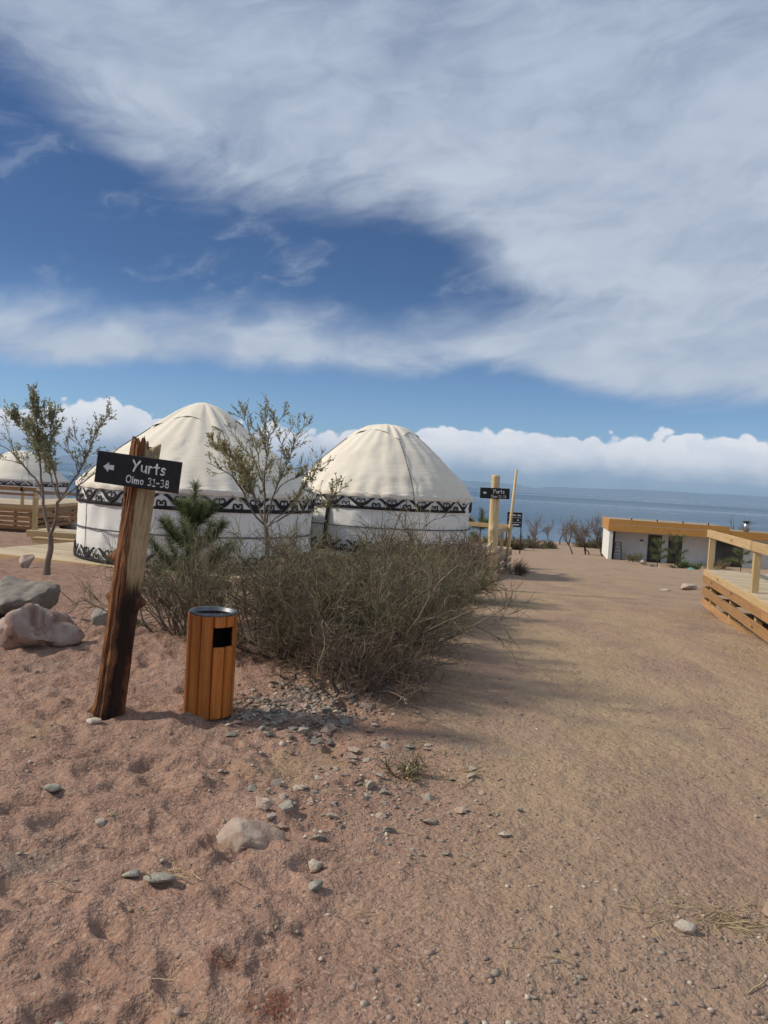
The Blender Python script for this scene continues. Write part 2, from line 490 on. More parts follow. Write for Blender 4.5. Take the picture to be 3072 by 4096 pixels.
def rockmat(name, c1, c2, c3, scale=5):
    mt, t, b = material(name)
    co = t.node('ShaderNodeTexCoord').outputs['Object']
    rnd = t.node('ShaderNodeObjectInfo').outputs['Random']
    v = t.vadd(co, t.comb(t.mul(rnd, 31.0), t.mul(rnd, 17.0), t.mul(rnd, 53.0)))
    n = t.noise(v, scale, 6, .6); n2 = t.noise(v, scale * 4.5, 6, .65); n3 = t.noise(v, scale * .6, 3, .5, .6)
    c = t.mix(t.step(n, .35, .65), c1, c2)
    c = t.mix(t.step(n3, .5, .6), c, c3)
    c = t.mix(t.mul(t.step(n2, .55, .75), .22), c, (.12, .095, .08))
    kk = t.m('MULTIPLY_ADD', rnd, .35, .83)
    c = t.mix(1.0, c, t.comb(kk, kk, kk), 'MULTIPLY')
    t.put(b.inputs['Base Color'], c)
    b.inputs['Roughness'].default_value = .9
    t.put(b.inputs['Normal'], t.bump(t.add(n, t.mul(n2, .8)), .6, .015))
    return mt
M['rock_pink'] = rockmat('pink_granite', (.31, .205, .16), (.42, .32, .265), (.20, .115, .085), 7)
M['rock_grey'] = rockmat('grey_granite', (.24, .205, .165), (.31, .27, .22), (.17, .14, .115), 5)
M['rock_tan'] = rockmat('tan_stone', (.42, .31, .23), (.50, .39, .30), (.35, .23, .17), 14)
M['rock_pale'] = rockmat('pale_stone', (.47, .385, .295), (.54, .46, .365), (.40, .30, .22), 22)
M['rock_slate'] = rockmat('green_grey_stone', (.28, .25, .195), (.36, .325, .26), (.22, .20, .16), 25)

def groundmat():
    mt, t, b = material('sandy_ground')
    pos = t.node('ShaderNodeNewGeometry').outputs['Position']
    x, y, z = t.xyz(pos)
    mid = t.noise(pos, 2.3, 4, .6)
    sml = t.noise(pos, 14.0, 4, .65)
    grit = t.noise(pos, 85.0, 2, .7)
    grain = t.voro(pos, 95.0, 'F1', 'Color')
    gr = t.xyz(grain)[0]
    # the boundary between loose pink sand and the trodden tan track
    e = t.add(t.mul(y, .065), t.mul(t.sub(t.noise(pos, .8, 3, .6), .5), 1.6))
    trk = t.step(t.sub(x, e), -.45, .9)
    sand = t.mix(t.step(mid, .3, .7), (.274, .160, .112), (.338, .206, .148))
    track = t.mix(t.step(mid, .3, .7), (.345, .240, .146), (.405, .284, .174))
    pinkp = t.mul(t.step(t.noise(t.vmul(pos, (1.0, .35, 1)), 1.3, 4, .6), .46, .60), .75)
    track = t.mix(pinkp, track, (.305, .197, .145))
    c = t.mix(trk, sand, track)
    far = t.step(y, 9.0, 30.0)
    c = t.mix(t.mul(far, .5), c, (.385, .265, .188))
    grey = t.mul(t.step(t.noise(pos, 1.25, 4, .62), .57, .68), .55)
    c = t.mix(grey, c, (.205, .172, .138))
    yel = t.mul(t.step(t.noise(t.vadd(pos, (7.3, 2.1, 0)), 1.05, 4, .55), .58, .68), .5)
    c = t.mix(yel, c, (.35, .245, .14))
    # three rust stains in the foreground, each an uneven patch
    for sx, sy, sr, k in STAINS:
        dx_ = t.sub(x, sx); dy_ = t.sub(y, sy)
        dd = t.m('SQRT', t.add(t.mul(dx_, dx_), t.mul(t.mul(dy_, dy_), 1.6)))
        dd = t.add(dd, t.mul(t.sub(sml, .5), .16))
        c = t.mix(t.mul(t.step(dd, sr, sr * .25), k), c, (.125, .04, .022))
    comp = t.mul(trk, t.step(t.noise(t.vmul(pos, (1, .5, 1)), 1.7, 3, .55), .40, .58))       # hard-packed patches of the track
    loose = t.m('MULTIPLY_ADD', comp, -.7, 1.0)
    c = t.mix(t.mul(comp, .35), c, (.39, .272, .178))
    c = t.mix(t.mul(t.mul(trk, t.step(y, 5.5, 2.2)), .6), c, (.30, .190, .138))
    c = t.mix(t.mul(t.mul(t.step(sml, .52, .74), .35), loose), c, (.20, .122, .088))
    c = t.mix(t.mul(t.mul(t.step(gr, .80, .95), .40), loose), c, (.50, .38, .28))
    c = t.mix(t.mul(t.mul(t.step(gr, .18, .04), .55), loose), c, (.12, .085, .07))
    c = t.mix(t.mul(t.step(grit, .5, .72), .25), c, (.46, .33, .245))
    t.put(b.inputs['Base Color'], c)
    b.inputs['Roughness'].default_value = .95
    b.inputs['Specular IOR Level'].default_value = .15
    n1 = t.bump(t.add(sml, t.mul(t.noise(pos, 36.0, 2, .6), .45)), .8, .04)
    n2 = t.bump(t.mul(t.add(grit, t.mul(gr, .4)), loose), .6, .008, n1)
    t.put(b.inputs['Normal'], n2)
    return mt
STAINS = [(-.42, 2.37, .10, .75), (-.23, 2.17, .12, .85), (.14, 1.97, .09, .6), (-.15, 2.27, .05, .6)]
M['ground'] = groundmat()

# ------------------------------------------------------------------ ground: one sheet, finer near the viewer, down to the lake bed
def build_ground():
    fine = np.arange(-R(40), R(40), .0029)
    coarse = np.linspace(R(40), 2 * np.pi - R(40), 90)
    ang = np.concatenate([fine, coarse])
    rad = [.25]
    while rad[-1] < 135: rad.append(rad[-1] * (1.0064 if rad[-1] > .9 else 1.03))
    rad = np.array(rad + [180, 260, 400, 700, 1500, 4000, 12000, 30000])
    rr, aa = np.meshgrid(rad, ang, indexing='ij')
    X = rr * np.sin(aa); Y = rr * np.cos(aa)
    Z = ground_z(X.ravel(), Y.ravel()).reshape(X.shape)
    V = np.stack([X, Y, Z], -1).reshape(-1, 3)
    nr, na = rr.shape
    idx = np.arange(nr * na).reshape(nr, na)
    a = idx[:-1]; b = idx[1:]
    F = np.stack([a, b, np.roll(b, -1, 1), np.roll(a, -1, 1)], -1).reshape(-1, 4)[:, ::-1]
    V = np.concatenate([V, [[0, 0, gpt(0, 0)]]])
    c = len(V) - 1
    tri = np.stack([np.full(na, c), np.roll(idx[0], -1), idx[0]], -1)
    o = link('ground', mesh_np('ground', V, [F, tri], True), M['ground'])
    return tag(o, kind='structure')
build_ground()

# ------------------------------------------------------------------ lake
def build_lake():
    mt, t, b = material('lake_water')
    pos = t.node('ShaderNodeNewGeometry').outputs['Position']
    b.inputs['Base Color'].default_value = (.03, .085, .135, 1)
    n0 = t.noise(t.vmul(pos, (.0012, .004, 1)), 1.0, 4, .55)
    t.put(b.inputs['Roughness'], t.step(n0, .35, .65, .16, .34))
    b.inputs['IOR'].default_value = 1.33
    n1 = t.noise(t.vmul(pos, (.25, .8, 1)), 1.0, 4, .6)
    n2 = t.noise(t.vmul(pos, (.02, .06, 1)), 1.0, 4, .6)
    t.put(b.inputs['Normal'], t.bump(t.add(n1, t.mul(n2, 2.0)), .35, .5))
    xs = np.array([-38000, -8000, -1500, -300, 0, 300, 1500, 8000, 38000.])
    ys = np.array([80, 120, 250, 600, 2000, 8000, 20000, 37000.])
    X, Y = np.meshgrid(xs, ys, indexing='ij')
    V = np.stack([X, Y, np.full_like(X, LAKE_Z)], -1).reshape(-1, 3)
    idx = np.arange(X.size).reshape(X.shape)
    F = np.stack([idx[:-1, :-1], idx[1:, :-1], idx[1:, 1:], idx[:-1, 1:]], -1).reshape(-1, 4)
    tag(link('lake', mesh_np('lake', V, [F]), mt), kind='structure')
build_lake()

# ------------------------------------------------------------------ snowy range across the lake
def build_range():
    mt, t, b = material('mountain_rock_and_snow')
    pos = t.node('ShaderNodeNewGeometry').outputs['Position']
    x, y, z = t.xyz(pos)
    n = t.noise(pos, .0016, 6, .62)
    s = t.step(t.add(z, t.mul(t.sub(n, .5), 1300.0)), 520, 640)
    t.put(b.inputs['Base Color'], t.mix(s, t.mix(n, (.10, .095, .09), (.16, .145, .12)), (.82, .84, .88)))
    b.inputs['Roughness'].default_value = .9
    xs = np.linspace(-36000, 36000, 700); ys = np.linspace(31000, 36500, 46)
    X, Y = np.meshgrid(xs, ys, indexing='ij')
    rise = sstep(0, 1, (Y - 31000) / 3600)
    ridge = 1 - np.abs(2 * fbm(X / 3300, Y / 2600, 21, 5, .55)) * 1.0
    Z = LAKE_Z - 2 + rise * (150 + 240 * np.clip(ridge, 0, 1) ** 1.6 + 260 * fbm(X / 9000, Y / 9000, 25, 2))
    V = np.stack([X, Y, Z], -1).reshape(-1, 3)
    idx = np.arange(X.size).reshape(X.shape)
    F = np.stack([idx[:-1, :-1], idx[1:, :-1], idx[1:, 1:], idx[:-1, 1:]], -1).reshape(-1, 4)
    tag(link('mountains', mesh_np('mountains', V, [F], True), mt), kind='structure')
build_range()

# ------------------------------------------------------------------ the hazy air over the lake
def build_haze():
    mt = bpy.data.materials.new('hazy_air'); mt.use_nodes = True
    t = NT(mt.node_tree); t.n.clear()
    pv = t.node('ShaderNodeVolumePrincipled')
    pv.inputs['Color'].default_value = (.50, .72, .96, 1)
    pv.inputs['Density'].default_value = HAZE
    pv.inputs['Anisotropy'].default_value = .0
    out = t.node('ShaderNodeOutputMaterial')
    t.l.new(pv.outputs[0], out.inputs['Volume'])
    mb = MB().box((0, 2500, (790 - 12) / 2), (80000, 75000, 790 + 12))
    tag(mb.build('haze', mt), kind='stuff')
HAZE = 4.3e-5
build_haze()

# ================================================================== yurts
# horn scroll of the felt bands, drawn as strokes in (along, up, half width); one repeat spans -0.5..0.5, height 0..1
def arc(cx, cy, rx, ry, a0, a1, n=9):
    t = np.radians(np.linspace(a0, a1, n)); return [(cx + rx * math.cos(k), cy + ry * math.sin(k)) for k in t]
SCROLL = []
for s in (-1, 1):
    SCROLL.append(([(0.0, .26), (s * .07, .34), (s * .15, .44), (s * .23, .60), (s * .30, .76), (s * .37, .86), (s * .44, .86)],
                   [.06, .065, .07, .07, .06, .05, .02]))                                              # sweeping arm
    SCROLL.append(([(s * .02, .42)] + [(s * x, y) for x, y in arc(.085, .66, .062, .17, -120, 150)] + [(s * .055, .72)],
                   [.035] + [.03] * 9 + [.018]))                                                        # upper curl
    c = s * .5
    SCROLL.append(([(c - s * .10, .16), (c - s * .12, .30)] + [(c - s * x, y) for x, y in arc(.075, .40, .055, .13, 40, 230)],
                   [.05, .04] + [.035] * 8 + [.02]))                                                    # lower curl
SCROLL.append(([(0, .12), (0, .3), (0, .52), (0, .90)], [.07, .05, .022, .016]))                        # stem
def smooth_line(p, w, n):
    p = np.array(p); d = np.concatenate([[0], np.cumsum(np.linalg.norm(np.diff(p, axis=0), axis=1))])
    t = np.linspace(0, d[-1], n)
    return np.stack([np.interp(t, d, p[:, 0]), np.interp(t, d, p[:, 1])], -1), np.interp(t, d, w)
def scroll_mesh(rad, dang, h):
    """one repeat of the ornament bent round a wall of radius rad, centred on angle 0 (pointing to -y)"""
    mb = MB()
    L = dang * rad
    for pts, wid in SCROLL:
        q, w = smooth_line(pts, wid, 12)
        d = np.gradient(q * [L, h], axis=0); d /= np.linalg.norm(d, axis=1, keepdims=True) + 1e-9
        nrm = np.stack([-d[:, 1], d[:, 0]], -1)
        wm = w * h * 1.6
        rows = []
        for off, out in ((-1, .002), (-.6, .013), (.6, .013), (1, .002)):
            s = q * [L, h] + nrm * (wm * off)[:, None]
            a = s[:, 0] / rad
            rr = rad + out
            rows.append(np.stack([np.sin(a) * rr, -np.cos(a) * rr, s[:, 1]], -1))
        V = np.stack(rows, 1).reshape(-1, 3)
        i = np.arange(len(q) * 4).reshape(len(q), 4)
        F = np.stack([i[:-1, :-1], i[1:, :-1], i[1:, 1:], i[:-1, 1:]], -1).reshape(-1, 4)
        mb.raw(V, [F])
    return mb.mesh('ornament', True)

def revolve(prof, n, fn=None, close_top=False):
    prof = np.array(prof, float); m = len(prof)
    a = np.linspace(0, 2 * np.pi, n, endpoint=False)
    rr, aa = np.meshgrid(prof[:, 0], a, indexing='ij'); zz = np.repeat(prof[:, 1:2], n, 1)
    if fn is not None: rr, zz = fn(rr, zz, aa)
    V = np.stack([np.sin(aa) * rr, -np.cos(aa) * rr, zz], -1).reshape(-1, 3)
    i = np.arange(m * n).reshape(m, n)
    F = np.stack([i[:-1], np.roll(i[:-1], -1, 1), np.roll(i[1:], -1, 1), i[1:]], -1).reshape(-1, 4)
    return V, F

def cloth_profile(pts, n):
    """smooth curve through (r, h) points (Catmull-Rom)"""
    p = np.array([pts[0]] + list(pts) + [pts[-1]], float); out = []
    seg = len(pts) - 1
    for t in np.linspace(0, seg - 1e-6, n):
        i = int(t); f = t - i; a, b, c, d = p[i:i + 4]
        out.append(.5 * ((2 * b) + (-a + c) * f + (2 * a - 5 * b + 4 * c - d) * f * f + (-a + 3 * b - 3 * c + d) * f ** 3))
    return np.array(out)

def yurt(loc, rad, wall_h, rise, prof, label, seed, n_rep=22, cap_turn=0.0, detail=1, strap_at=.42):
    rng = np.random.default_rng(seed)
    root = empty('yurt', loc)
    tag(root, label, 'yurt', 'felt and canvas yurts of the camp')
    ph = rng.uniform(0, 6.28, 8)
    NS = 240 if detail else 72
    def wall_fn(r, z, a):
        w = .012 * np.sin(a * 9 + ph[0] + z * 2) + .006 * np.sin(a * 31 + ph[1] - z * 3) + .035 * fbm(a * 6, z * 2.5 + 5, seed, 3)
        return r + w - .035 * (1 - z / wall_h), z
    zz = np.linspace(0, wall_h, 16)
    V, F = revolve(np.stack([np.full(16, rad), zz], -1), NS, wall_fn)
    wall = MB().raw(V, [F]).build('wall', M['canvas_wall'], root, True)
    for a in (.25, 1.15, -.8):                                    # stitched seams
        mb = MB(); zs = np.linspace(.05, wall_h - .05, 8)
        mb.tube([(math.sin(a) * (rad + .004), -math.cos(a) * (rad + .004), z) for z in zs], .007, 5)
        mb.build('seam', M['strap'] if detail else M['canvas_wall'], wall)
    # roof cloth
    def roof_fn(r, z, a):
        k = r / rad
        sag = .5 + .5 * np.cos(a * 24 + ph[2])                       # faint marks of the roof poles under the cloth
        w = -.014 * sag * np.sin(np.clip(k, 0, 1) * np.pi)
        w = w + .030 * fbm(a * 3.4 + 9, z * 3.6, seed + 3, 4, .55) * sstep(.42, .6, k)
        pl = np.clip((k - .78) / .2, 0, 1)
        w = w + .012 * np.sin(a * 37 + ph[3]) * pl
        return r + w, z + w * .7
    P = cloth_profile(prof, 40)
    P = np.stack([P[:, 0] * rad, wall_h + P[:, 1] * rise], -1)
    P = np.concatenate([[[rad * 1.012, wall_h - .11]], [[rad * 1.018, wall_h - .02]], P])
    V, F = revolve(P, NS, roof_fn)
    roof = MB().raw(V, [F]).build('roof_cover', M['canvas_roof'], root, True)
    # cover of the crown: square cloth draped over the smoke hole, pulled down at four corners
    def prof_at(r):
        return np.interp(-r, -P[2:, 0], P[2:, 1])
    na, nr = 144, 22
    a = np.linspace(0, 2 * np.pi, na, endpoint=False)
    corner = np.abs(((a - cap_turn) / (np.pi / 2)) % 1 - .5) * 2                 # 1 at corners
    Rc = rad * (.30 + .15 * corner ** 2.2)
    rows = []
    for k in np.linspace(0, 1, nr):
        r = Rc * k
        fold = np.clip((k - .25) / .75, 0, 1)
        dc = (((a - cap_turn) / (np.pi / 2) + .5) % 1 - .5) * np.pi / 2               # angle from the nearest corner
        pl = .055 * np.cos(dc * 17 + 1.3 * np.sin(a * 3 + ph[4])) * np.exp(-(dc / .34) ** 2) * fold * (1.1 - .5 * fold)
        pl = pl + .010 * np.sin(a * 7 + ph[5]) * fold
        z = prof_at(r) + np.maximum(.016 + pl * .6, .006) - .008 * k
        zc = wall_h + rise * 1.0 + .02
        z = np.maximum(z, np.where(k < .34, zc - .30 * (k / .34) ** 2.4 * rise * .25, -9))
        rows.append(np.stack([np.sin(a) * (r + pl), -np.cos(a) * (r + pl), z], -1))
    V = np.concatenate(rows); i = np.arange(nr * na).reshape(nr, na)
    F = np.stack([i[:-1], i[1:], np.roll(i[1:], -1, 1), np.roll(i[:-1], -1, 1)], -1).reshape(-1, 4)
    F = F[:, ::-1]
    cap = MB().raw(V, [F]).build('crown_cover', M['canvas_cap'], root, True)
    for j in range(4):                                                    # ropes from the corners down to the band
        aj = cap_turn + (j) * np.pi / 2
        r = np.linspace(rad * .45, rad * 1.0, 14)
        pts = [(math.sin(aj) * (q + .012), -math.cos(aj) * (q + .012), float(prof_at(q)) + .018) for q in r]
        pts.append((math.sin(aj) * (rad + .05), -math.cos(aj) * (rad + .05), wall_h - .15))
        MB().tube(pts, .010, 5).build('rope', M['strap'], cap)
    # felt bands
    def band(z0, h, nm):
        V, F = revolve([(rad + .004, z0), (rad + .016, z0 + .003), (rad + .016, z0 + h * .22), (rad + .004, z0 + h * .22 + .003)], NS)
        b = MB().raw(V, [F]).build(nm, M['felt_black'], root, True)
        da = 2 * np.pi / n_rep
        me = scroll_mesh(rad + .012, da, h)
        for j in range(n_rep):
            link('ornament', me, M['felt_black'], b, (0, 0, z0), (0, 0, da * j + .1))
        return b
    bh = wall_h * .205
    band(wall_h - .10 - bh, bh, 'eave_band')
    band(.0, bh, 'foot_band')
    for z in (wall_h * strap_at,):
        n = 72
        a = np.linspace(0, 2 * np.pi, n + 1)
        pts = [(math.sin(k) * (rad + .012), -math.cos(k) * (rad + .012), z) for k in a]
        MB().tube(pts, .014, 6, False).build('strap', M['strap'], root)
    return root

y1 = yurt((-4.10, 17.05, -.37), 2.52, 1.56, 1.83, [(1.0, 0), (.87, .19), (.68, .41), (.49, .605), (.33, .775), (.23, .875), (.14, .95), (.06, .99), (.003, 1.0)],
          'large cream and white yurt behind the leaning bark signpost, standing on a low plank deck', 3, 22, 2.15)
y2 = yurt((-.06, 20.6, -.16), 2.36, 1.42, 1.80, [(1.0, 0), (.94, .12), (.86, .245), (.69, .475), (.55, .64), (.42, .785), (.26, .925), (.14, .98), (.003, 1.0)],
          'middle yurt with rounder cream roof, behind the dry bushes and left of the pale signpost', 8, 20, .32)
y3 = yurt((-22.7, 48, -1.06), 2.7, 1.45, 1.70, [(1.0, 0), (.9, .15), (.72, .43), (.5, .70), (.3, .90), (.15, .98), (.003, 1.0)],
          'distant white yurt at the far left edge behind plank railings and the leafy tree', 14, 22, .6, 0)
# dark felt door flap hanging at the gap between the yurts
MB().tube([(-1.30, -1.96, 1.12), (-1.31, -1.985, .8), (-1.33, -2.0, .45), (-1.33, -1.99, .05)], [.05, .055, .05, .045], 6).build('door_flap', M['felt_black'], y2)

# ================================================================== decks
def deck(name, label, group, origin, ang, lu, lv, ztop, plank_w=.145, along='u', top='deck_top', skirts=(), rails=(), legs=True, rim='pine_board', rim_h=.12, seed=0, posts_mat='pine_post'):
    """rectangle: corner origin, u axis turned by ang, v to its left"""
    rng = np.random.default_rng(seed)
    root = empty(name, (origin[0], origin[1], ztop), ang)
    tag(root, label, 'deck', group)
    def world(u, v): return origin[0] + u * math.cos(ang) - v * math.sin(ang), origin[1] + u * math.sin(ang) + v * math.cos(ang)
    th = .035
    span, length = (lv, lu) if along == 'u' else (lu, lv)
    n = int(span / (plank_w + .006))
    for i in range(n):
        c = (i + .5) * span / n
        dz = rng.uniform(-.003, .003)
        loc = (lu / 2, c, -th / 2 + dz) if along == 'u' else (c, lv / 2, -th / 2 + dz)
        board('plank', root, loc, (length, plank_w, th), M[top], (0, 0, 0 if along == 'u' else R(90)))
    side = {'front': ((0, 0), (1, 0), lu, (0, -1)), 'back': ((0, lv), (1, 0), lu, (0, 1)), 'left': ((0, 0), (0, 1), lv, (-1, 0)), 'right': ((lu, 0), (0, 1), lv, (1, 0))}
    for s, (o, d, L, nn) in side.items():
        board('rim_board', root, (o[0] + d[0] * L / 2 + nn[0] * .022, o[1] + d[1] * L / 2 + nn[1] * .022, -th - rim_h / 2 + .03), (L, .035, rim_h), M[rim], (0, 0, 0 if d[0] else R(90)))
    for s, tiers, mat in skirts:                       # tiers: (z_top, z_bottom) below the deck top
        o, d, L, nn = side[s]
        for k, (za, zb) in enumerate(tiers):
            cut = [0, L * (.38 + .25 * ((k * 7) % 3) / 2), L] if L > 3 else [0, L]
            for q in range(len(cut) - 1):
                l = cut[q + 1] - cut[q] - .008
                c = (cut[q] + cut[q + 1]) / 2
                tilt = rng.uniform(-.006, .006)
                board('slat', root, (o[0] + d[0] * c + nn[0] * (.024 + rng.uniform(0, .012)), o[1] + d[1] * c + nn[1] * (.024 + rng.uniform(0, .012)), -(za + zb) / 2),
                      (l, .026, zb - za), M[mat], (0, tilt, 0) if d[0] else (tilt, 0, R(90)))
    if legs:
        for u in np.linspace(.12, lu - .12, max(2, int(lu / 1.6) + 1)):
            for v in np.linspace(.12, lv - .12, max(2, int(lv / 1.6) + 1)):
                wx, wy = world(u, v); g = gpt(wx, wy) - .12
                h = ztop - th - g
                if h > .05: board('support_leg', root, (u, v, -th - h / 2 - .004), (.09, .09, h), M[posts_mat])
    for s, h, where, low, mat in rails:                  # posts at fractions `where`
        o, d, L, nn = side[s]
        ps = [(o[0] + d[0] * w * L - nn[0] * .05, o[1] + d[1] * w * L - nn[1] * .05) for w in where]
        for (a, b) in ps: board('rail_post', root, (a, b, h / 2 - .03), (.085, .085, h - .0), M[posts_mat], (rng.uniform(-.006, .006), rng.uniform(-.006, .006), 0))
        for k in range(len(ps) - 1):
            (a0, b0), (a1, b1) = ps[k], ps[k + 1]
            l = math.hypot(a1 - a0, b1 - b0)
            board('handrail', root, ((a0 + a1) / 2 + nn[0] * .06, (b0 + b1) / 2 + nn[1] * .06, h - .075), (l + .09, .035, .125), M[mat], (0, 0, math.atan2(b1 - b0, a1 - a0)))
            if low: board('lower_rail', root, ((a0 + a1) / 2 + nn[0] * .06, (b0 + b1) / 2 + nn[1] * .06, low), (l, .03, .07), M[mat], (0, 0, math.atan2(b1 - b0, a1 - a0)))
    return root

a1 = math.atan2(-.32, .947)
deck('yurt_deck', 'low pale plank deck under the large yurt beside the young tree', None, (-8.45, 15.80), a1, 7.6, 5.6, -.37, .145, 'u', rim_h=.14, seed=1)
T4 = [(.10, .235), (.295, .42), (.475, .59), (.64, .75)]
e2 = math.atan2(23.0 - 16.5, 3.86 - 2.0)
deck('raised_deck', 'raised grey plank deck with slatted side, just behind the pale second signpost', None,
     (2.0 - 5.6 * math.sin(e2), 16.5 + 5.6 * math.cos(e2)), e2 - R(90), 5.6, 6.7, -.18, .145, 'v', 'deck_top',
     skirts=[('right', T4 + [(.80, .90)], 'grey_board'), ('front', T4[:3], 'grey_board')], rails=[('right', .68, (.45, .72, .99), 0, 'pine_board'), ('back', .68, (.42, .7, .99), 0, 'pine_board')], seed=2)
er = math.atan2(3.1, .72)
rd = deck('raised_deck', 'raised deck with orange slatted side and pine handrail at the right edge of the picture', None,
     (5.5 - .226 * 6.4, 13.0 - .974 * 6.4), er - R(90), 4.4, 6.4, .40, .145, 'u', 'deck_top',
     skirts=[('left', [(.095, .225), (.295, .43), (.485, .60)], 'skirt_board'), ('back', [(.095, .225), (.295, .43), (.485, .60)], 'skirt_board')],
     rails=[('left', .68, (.02, .505, .992), 0, 'pine_board')], seed=5, rim_h=.11)
deck('raised_deck', 'long raised deck with brown slatted front and double rail at the far left edge', None,
     (-17.2, 24.0), 0.0, 6.3, 3.4, .15, .145, 'u', 'deck_top', skirts=[('front', [(.12, .23), (.26, .37), (.40, .51), (.54, .64), (.67, .77)], 'skirt_board'), ('right', T4, 'skirt_board')],
     rails=[('front', .56, (.3, .62, .935, .995), .32, 'skirt_board')], seed=7)
deck('raised_deck', 'dark slatted deck in shade between the far left deck and the large yurt', None,
     (-14.6, 31.6), R(-4), 6.0, 4.0, -.08, .145, 'u', 'deck_top', skirts=[('front', [(.12, .25), (.28, .41), (.44, .57), (.60, .72)], 'grey_board')],
     rails=[('front', .42, (.05, .5, .95), 0, 'grey_board')], seed=9)
deck('boardwalk', 'low boardwalk with one tall yellow post, behind the young tree at the left', None,
     (-9.75, 21.1), R(-6), 3.4, 1.1, -.37, .145, 'u', rim_h=.17, seed=11)
st = empty('wooden_step', (-9.3, 20.55, 0), R(-6)); tag(st, 'single low yellow wooden step in front of the boardwalk', 'step')
board('tread', st, (.7, .15, -.53), (1.6, .30, .045), M['pine_board']); board('riser', st, (.7, .02, -.615), (1.55, .03, .12), M['pine_board'])
bp = board('wooden_post', None, (-9.62, 21.25, .08), (.11, .11, .92), M['pine_post']); tag(bp, 'upright yellow square post at the end of the low boardwalk', 'post')

# ================================================================== white building
def building():
    BZ = -2.78
    b = empty('white_building', (15.0, 51.0, BZ), R(-12))
    tag(b, 'low white building with orange timber fascia beyond the track on the right', 'building')
    top = 2.78
    board('wing_wall', b, (.13, 3.0, (top - .8) / 2), (.24, 5.9, top - .82), M['white_wall'])
    w = board('wall', b, (3.9, 1.25, (top - .75) / 2), (7.3, .22, top - .77), M['white_wall'])
    board('black_strip', b, (.37, 1.12, 1.0), (.22, .03, 1.95), M['black_trim'])  # narrow black strip at the left end of the recessed front wall
    board('plinth', b, (6.0, 1.08, .12), (2.4, .14, .26), M['white_wall'])
    board('end_wall', b, (10.6, .9, 1.0), (4.2, .24, 2.06), M['white_wall'])
    board('pier', b, (6.75, .92, 1.0), (.14, .2, 2.06), M['white_wall'])
    board('back_wall', b, (6.3, 6.0, 1.0), (12.2, .2, 2.06), M['white_wall'])
    board('side_wall', b, (12.55, 3.5, 1.0), (.2, 4.8, 2.06), M['white_wall'])
    r1 = board('roof', b, (3.7, 3.1, top - .12), (7.3, 6.0, .1), M['grey_board'])
    for k, (z, h) in enumerate(((top - .18, .33), (top - .585, .45))):
        board('fascia_board', b, (3.7, -.03 - .012 * k, z), (7.45, .06, h), M['fascia'])
        board('fascia_board', b, (-.05 - .01 * k, 3.0, z), (.06, 6.05, h), M['fascia'], bev=.003)
    for x in (1.35, 2.95, 4.55, 6.1): board('roof_bracket', b, (x, -.02, top + .05), (.07, .07, .16), M['black_trim'])
    board('roof', b, (10.0, 3.1, top - .42), (5.4, 6.0, .1), M['grey_board'])
    board('fascia_board', b, (10.2, -.02, top - .52), (5.6, .06, .46), M['fascia'])
    glass = simple('dark_glass', (.03, .036, .036), (.05, .058, .055), 2, .08, spec=.6)
    for x in (3.05, 4.35):
        d = board('door', b, (x, 1.11, .92), (.86, .05, 1.82), M['black_trim'])
        board('glass', d, (0, -.03, .02), (.68, .012, 1.62), glass)
        board('notice', d, (.02, -.04, .45), (.26, .006, .30), M['strap'])
        board('handle', d, (.33, -.05, -.02), (.03, .04, .16), M['metal'])
    wn = board('window', b, (7.65, .86, .98), (1.66, .05, 1.86), M['black_trim'])
    for x in (-.54, 0, .54): board('glass', wn, (x, -.03, 0), (.49, .012, 1.72), glass)
    board('wall_lamp', b, (2.2, 1.10, 1.42), (.2, .08, .09), M['black_trim'])
    ch = MB().tube([(8.9, 2.2, top - .4), (8.9, 2.2, top + .28)], .17, 14).build('chimney', M['metal'], b)
    MB().tube([(8.9, 2.2, top + .29), (8.9, 2.2, top + .36)], [.25, .25], 14).build('cap', M['black_trim'], ch)
building()
def ladder():
    l = empty('step_ladder', (15.75, 51.35, -2.72), R(-12)); tag(l, 'small dark step ladder standing against the white building', 'ladder')
    for s in (-1, 1):
        MB().tube([(s * .30, -.16, 0), (s * .17, 0, 1.15)], .022, 6).build('leg', M['strap'], l)
        MB().tube([(s * .26, .22, 0), (s * .15, .02, 1.15)], .018, 6).build('leg', M['strap'], l)
    for k in range(4):
        z = .25 + k * .24; f = z / 1.15
        board('rung', l, (0, -.16 + .16 * f, z), (.60 - .26 * f, .09, .025), M['strap'])
    board('top_step', l, (0, .01, 1.16), (.40, .18, .03), M['strap'])
ladder()

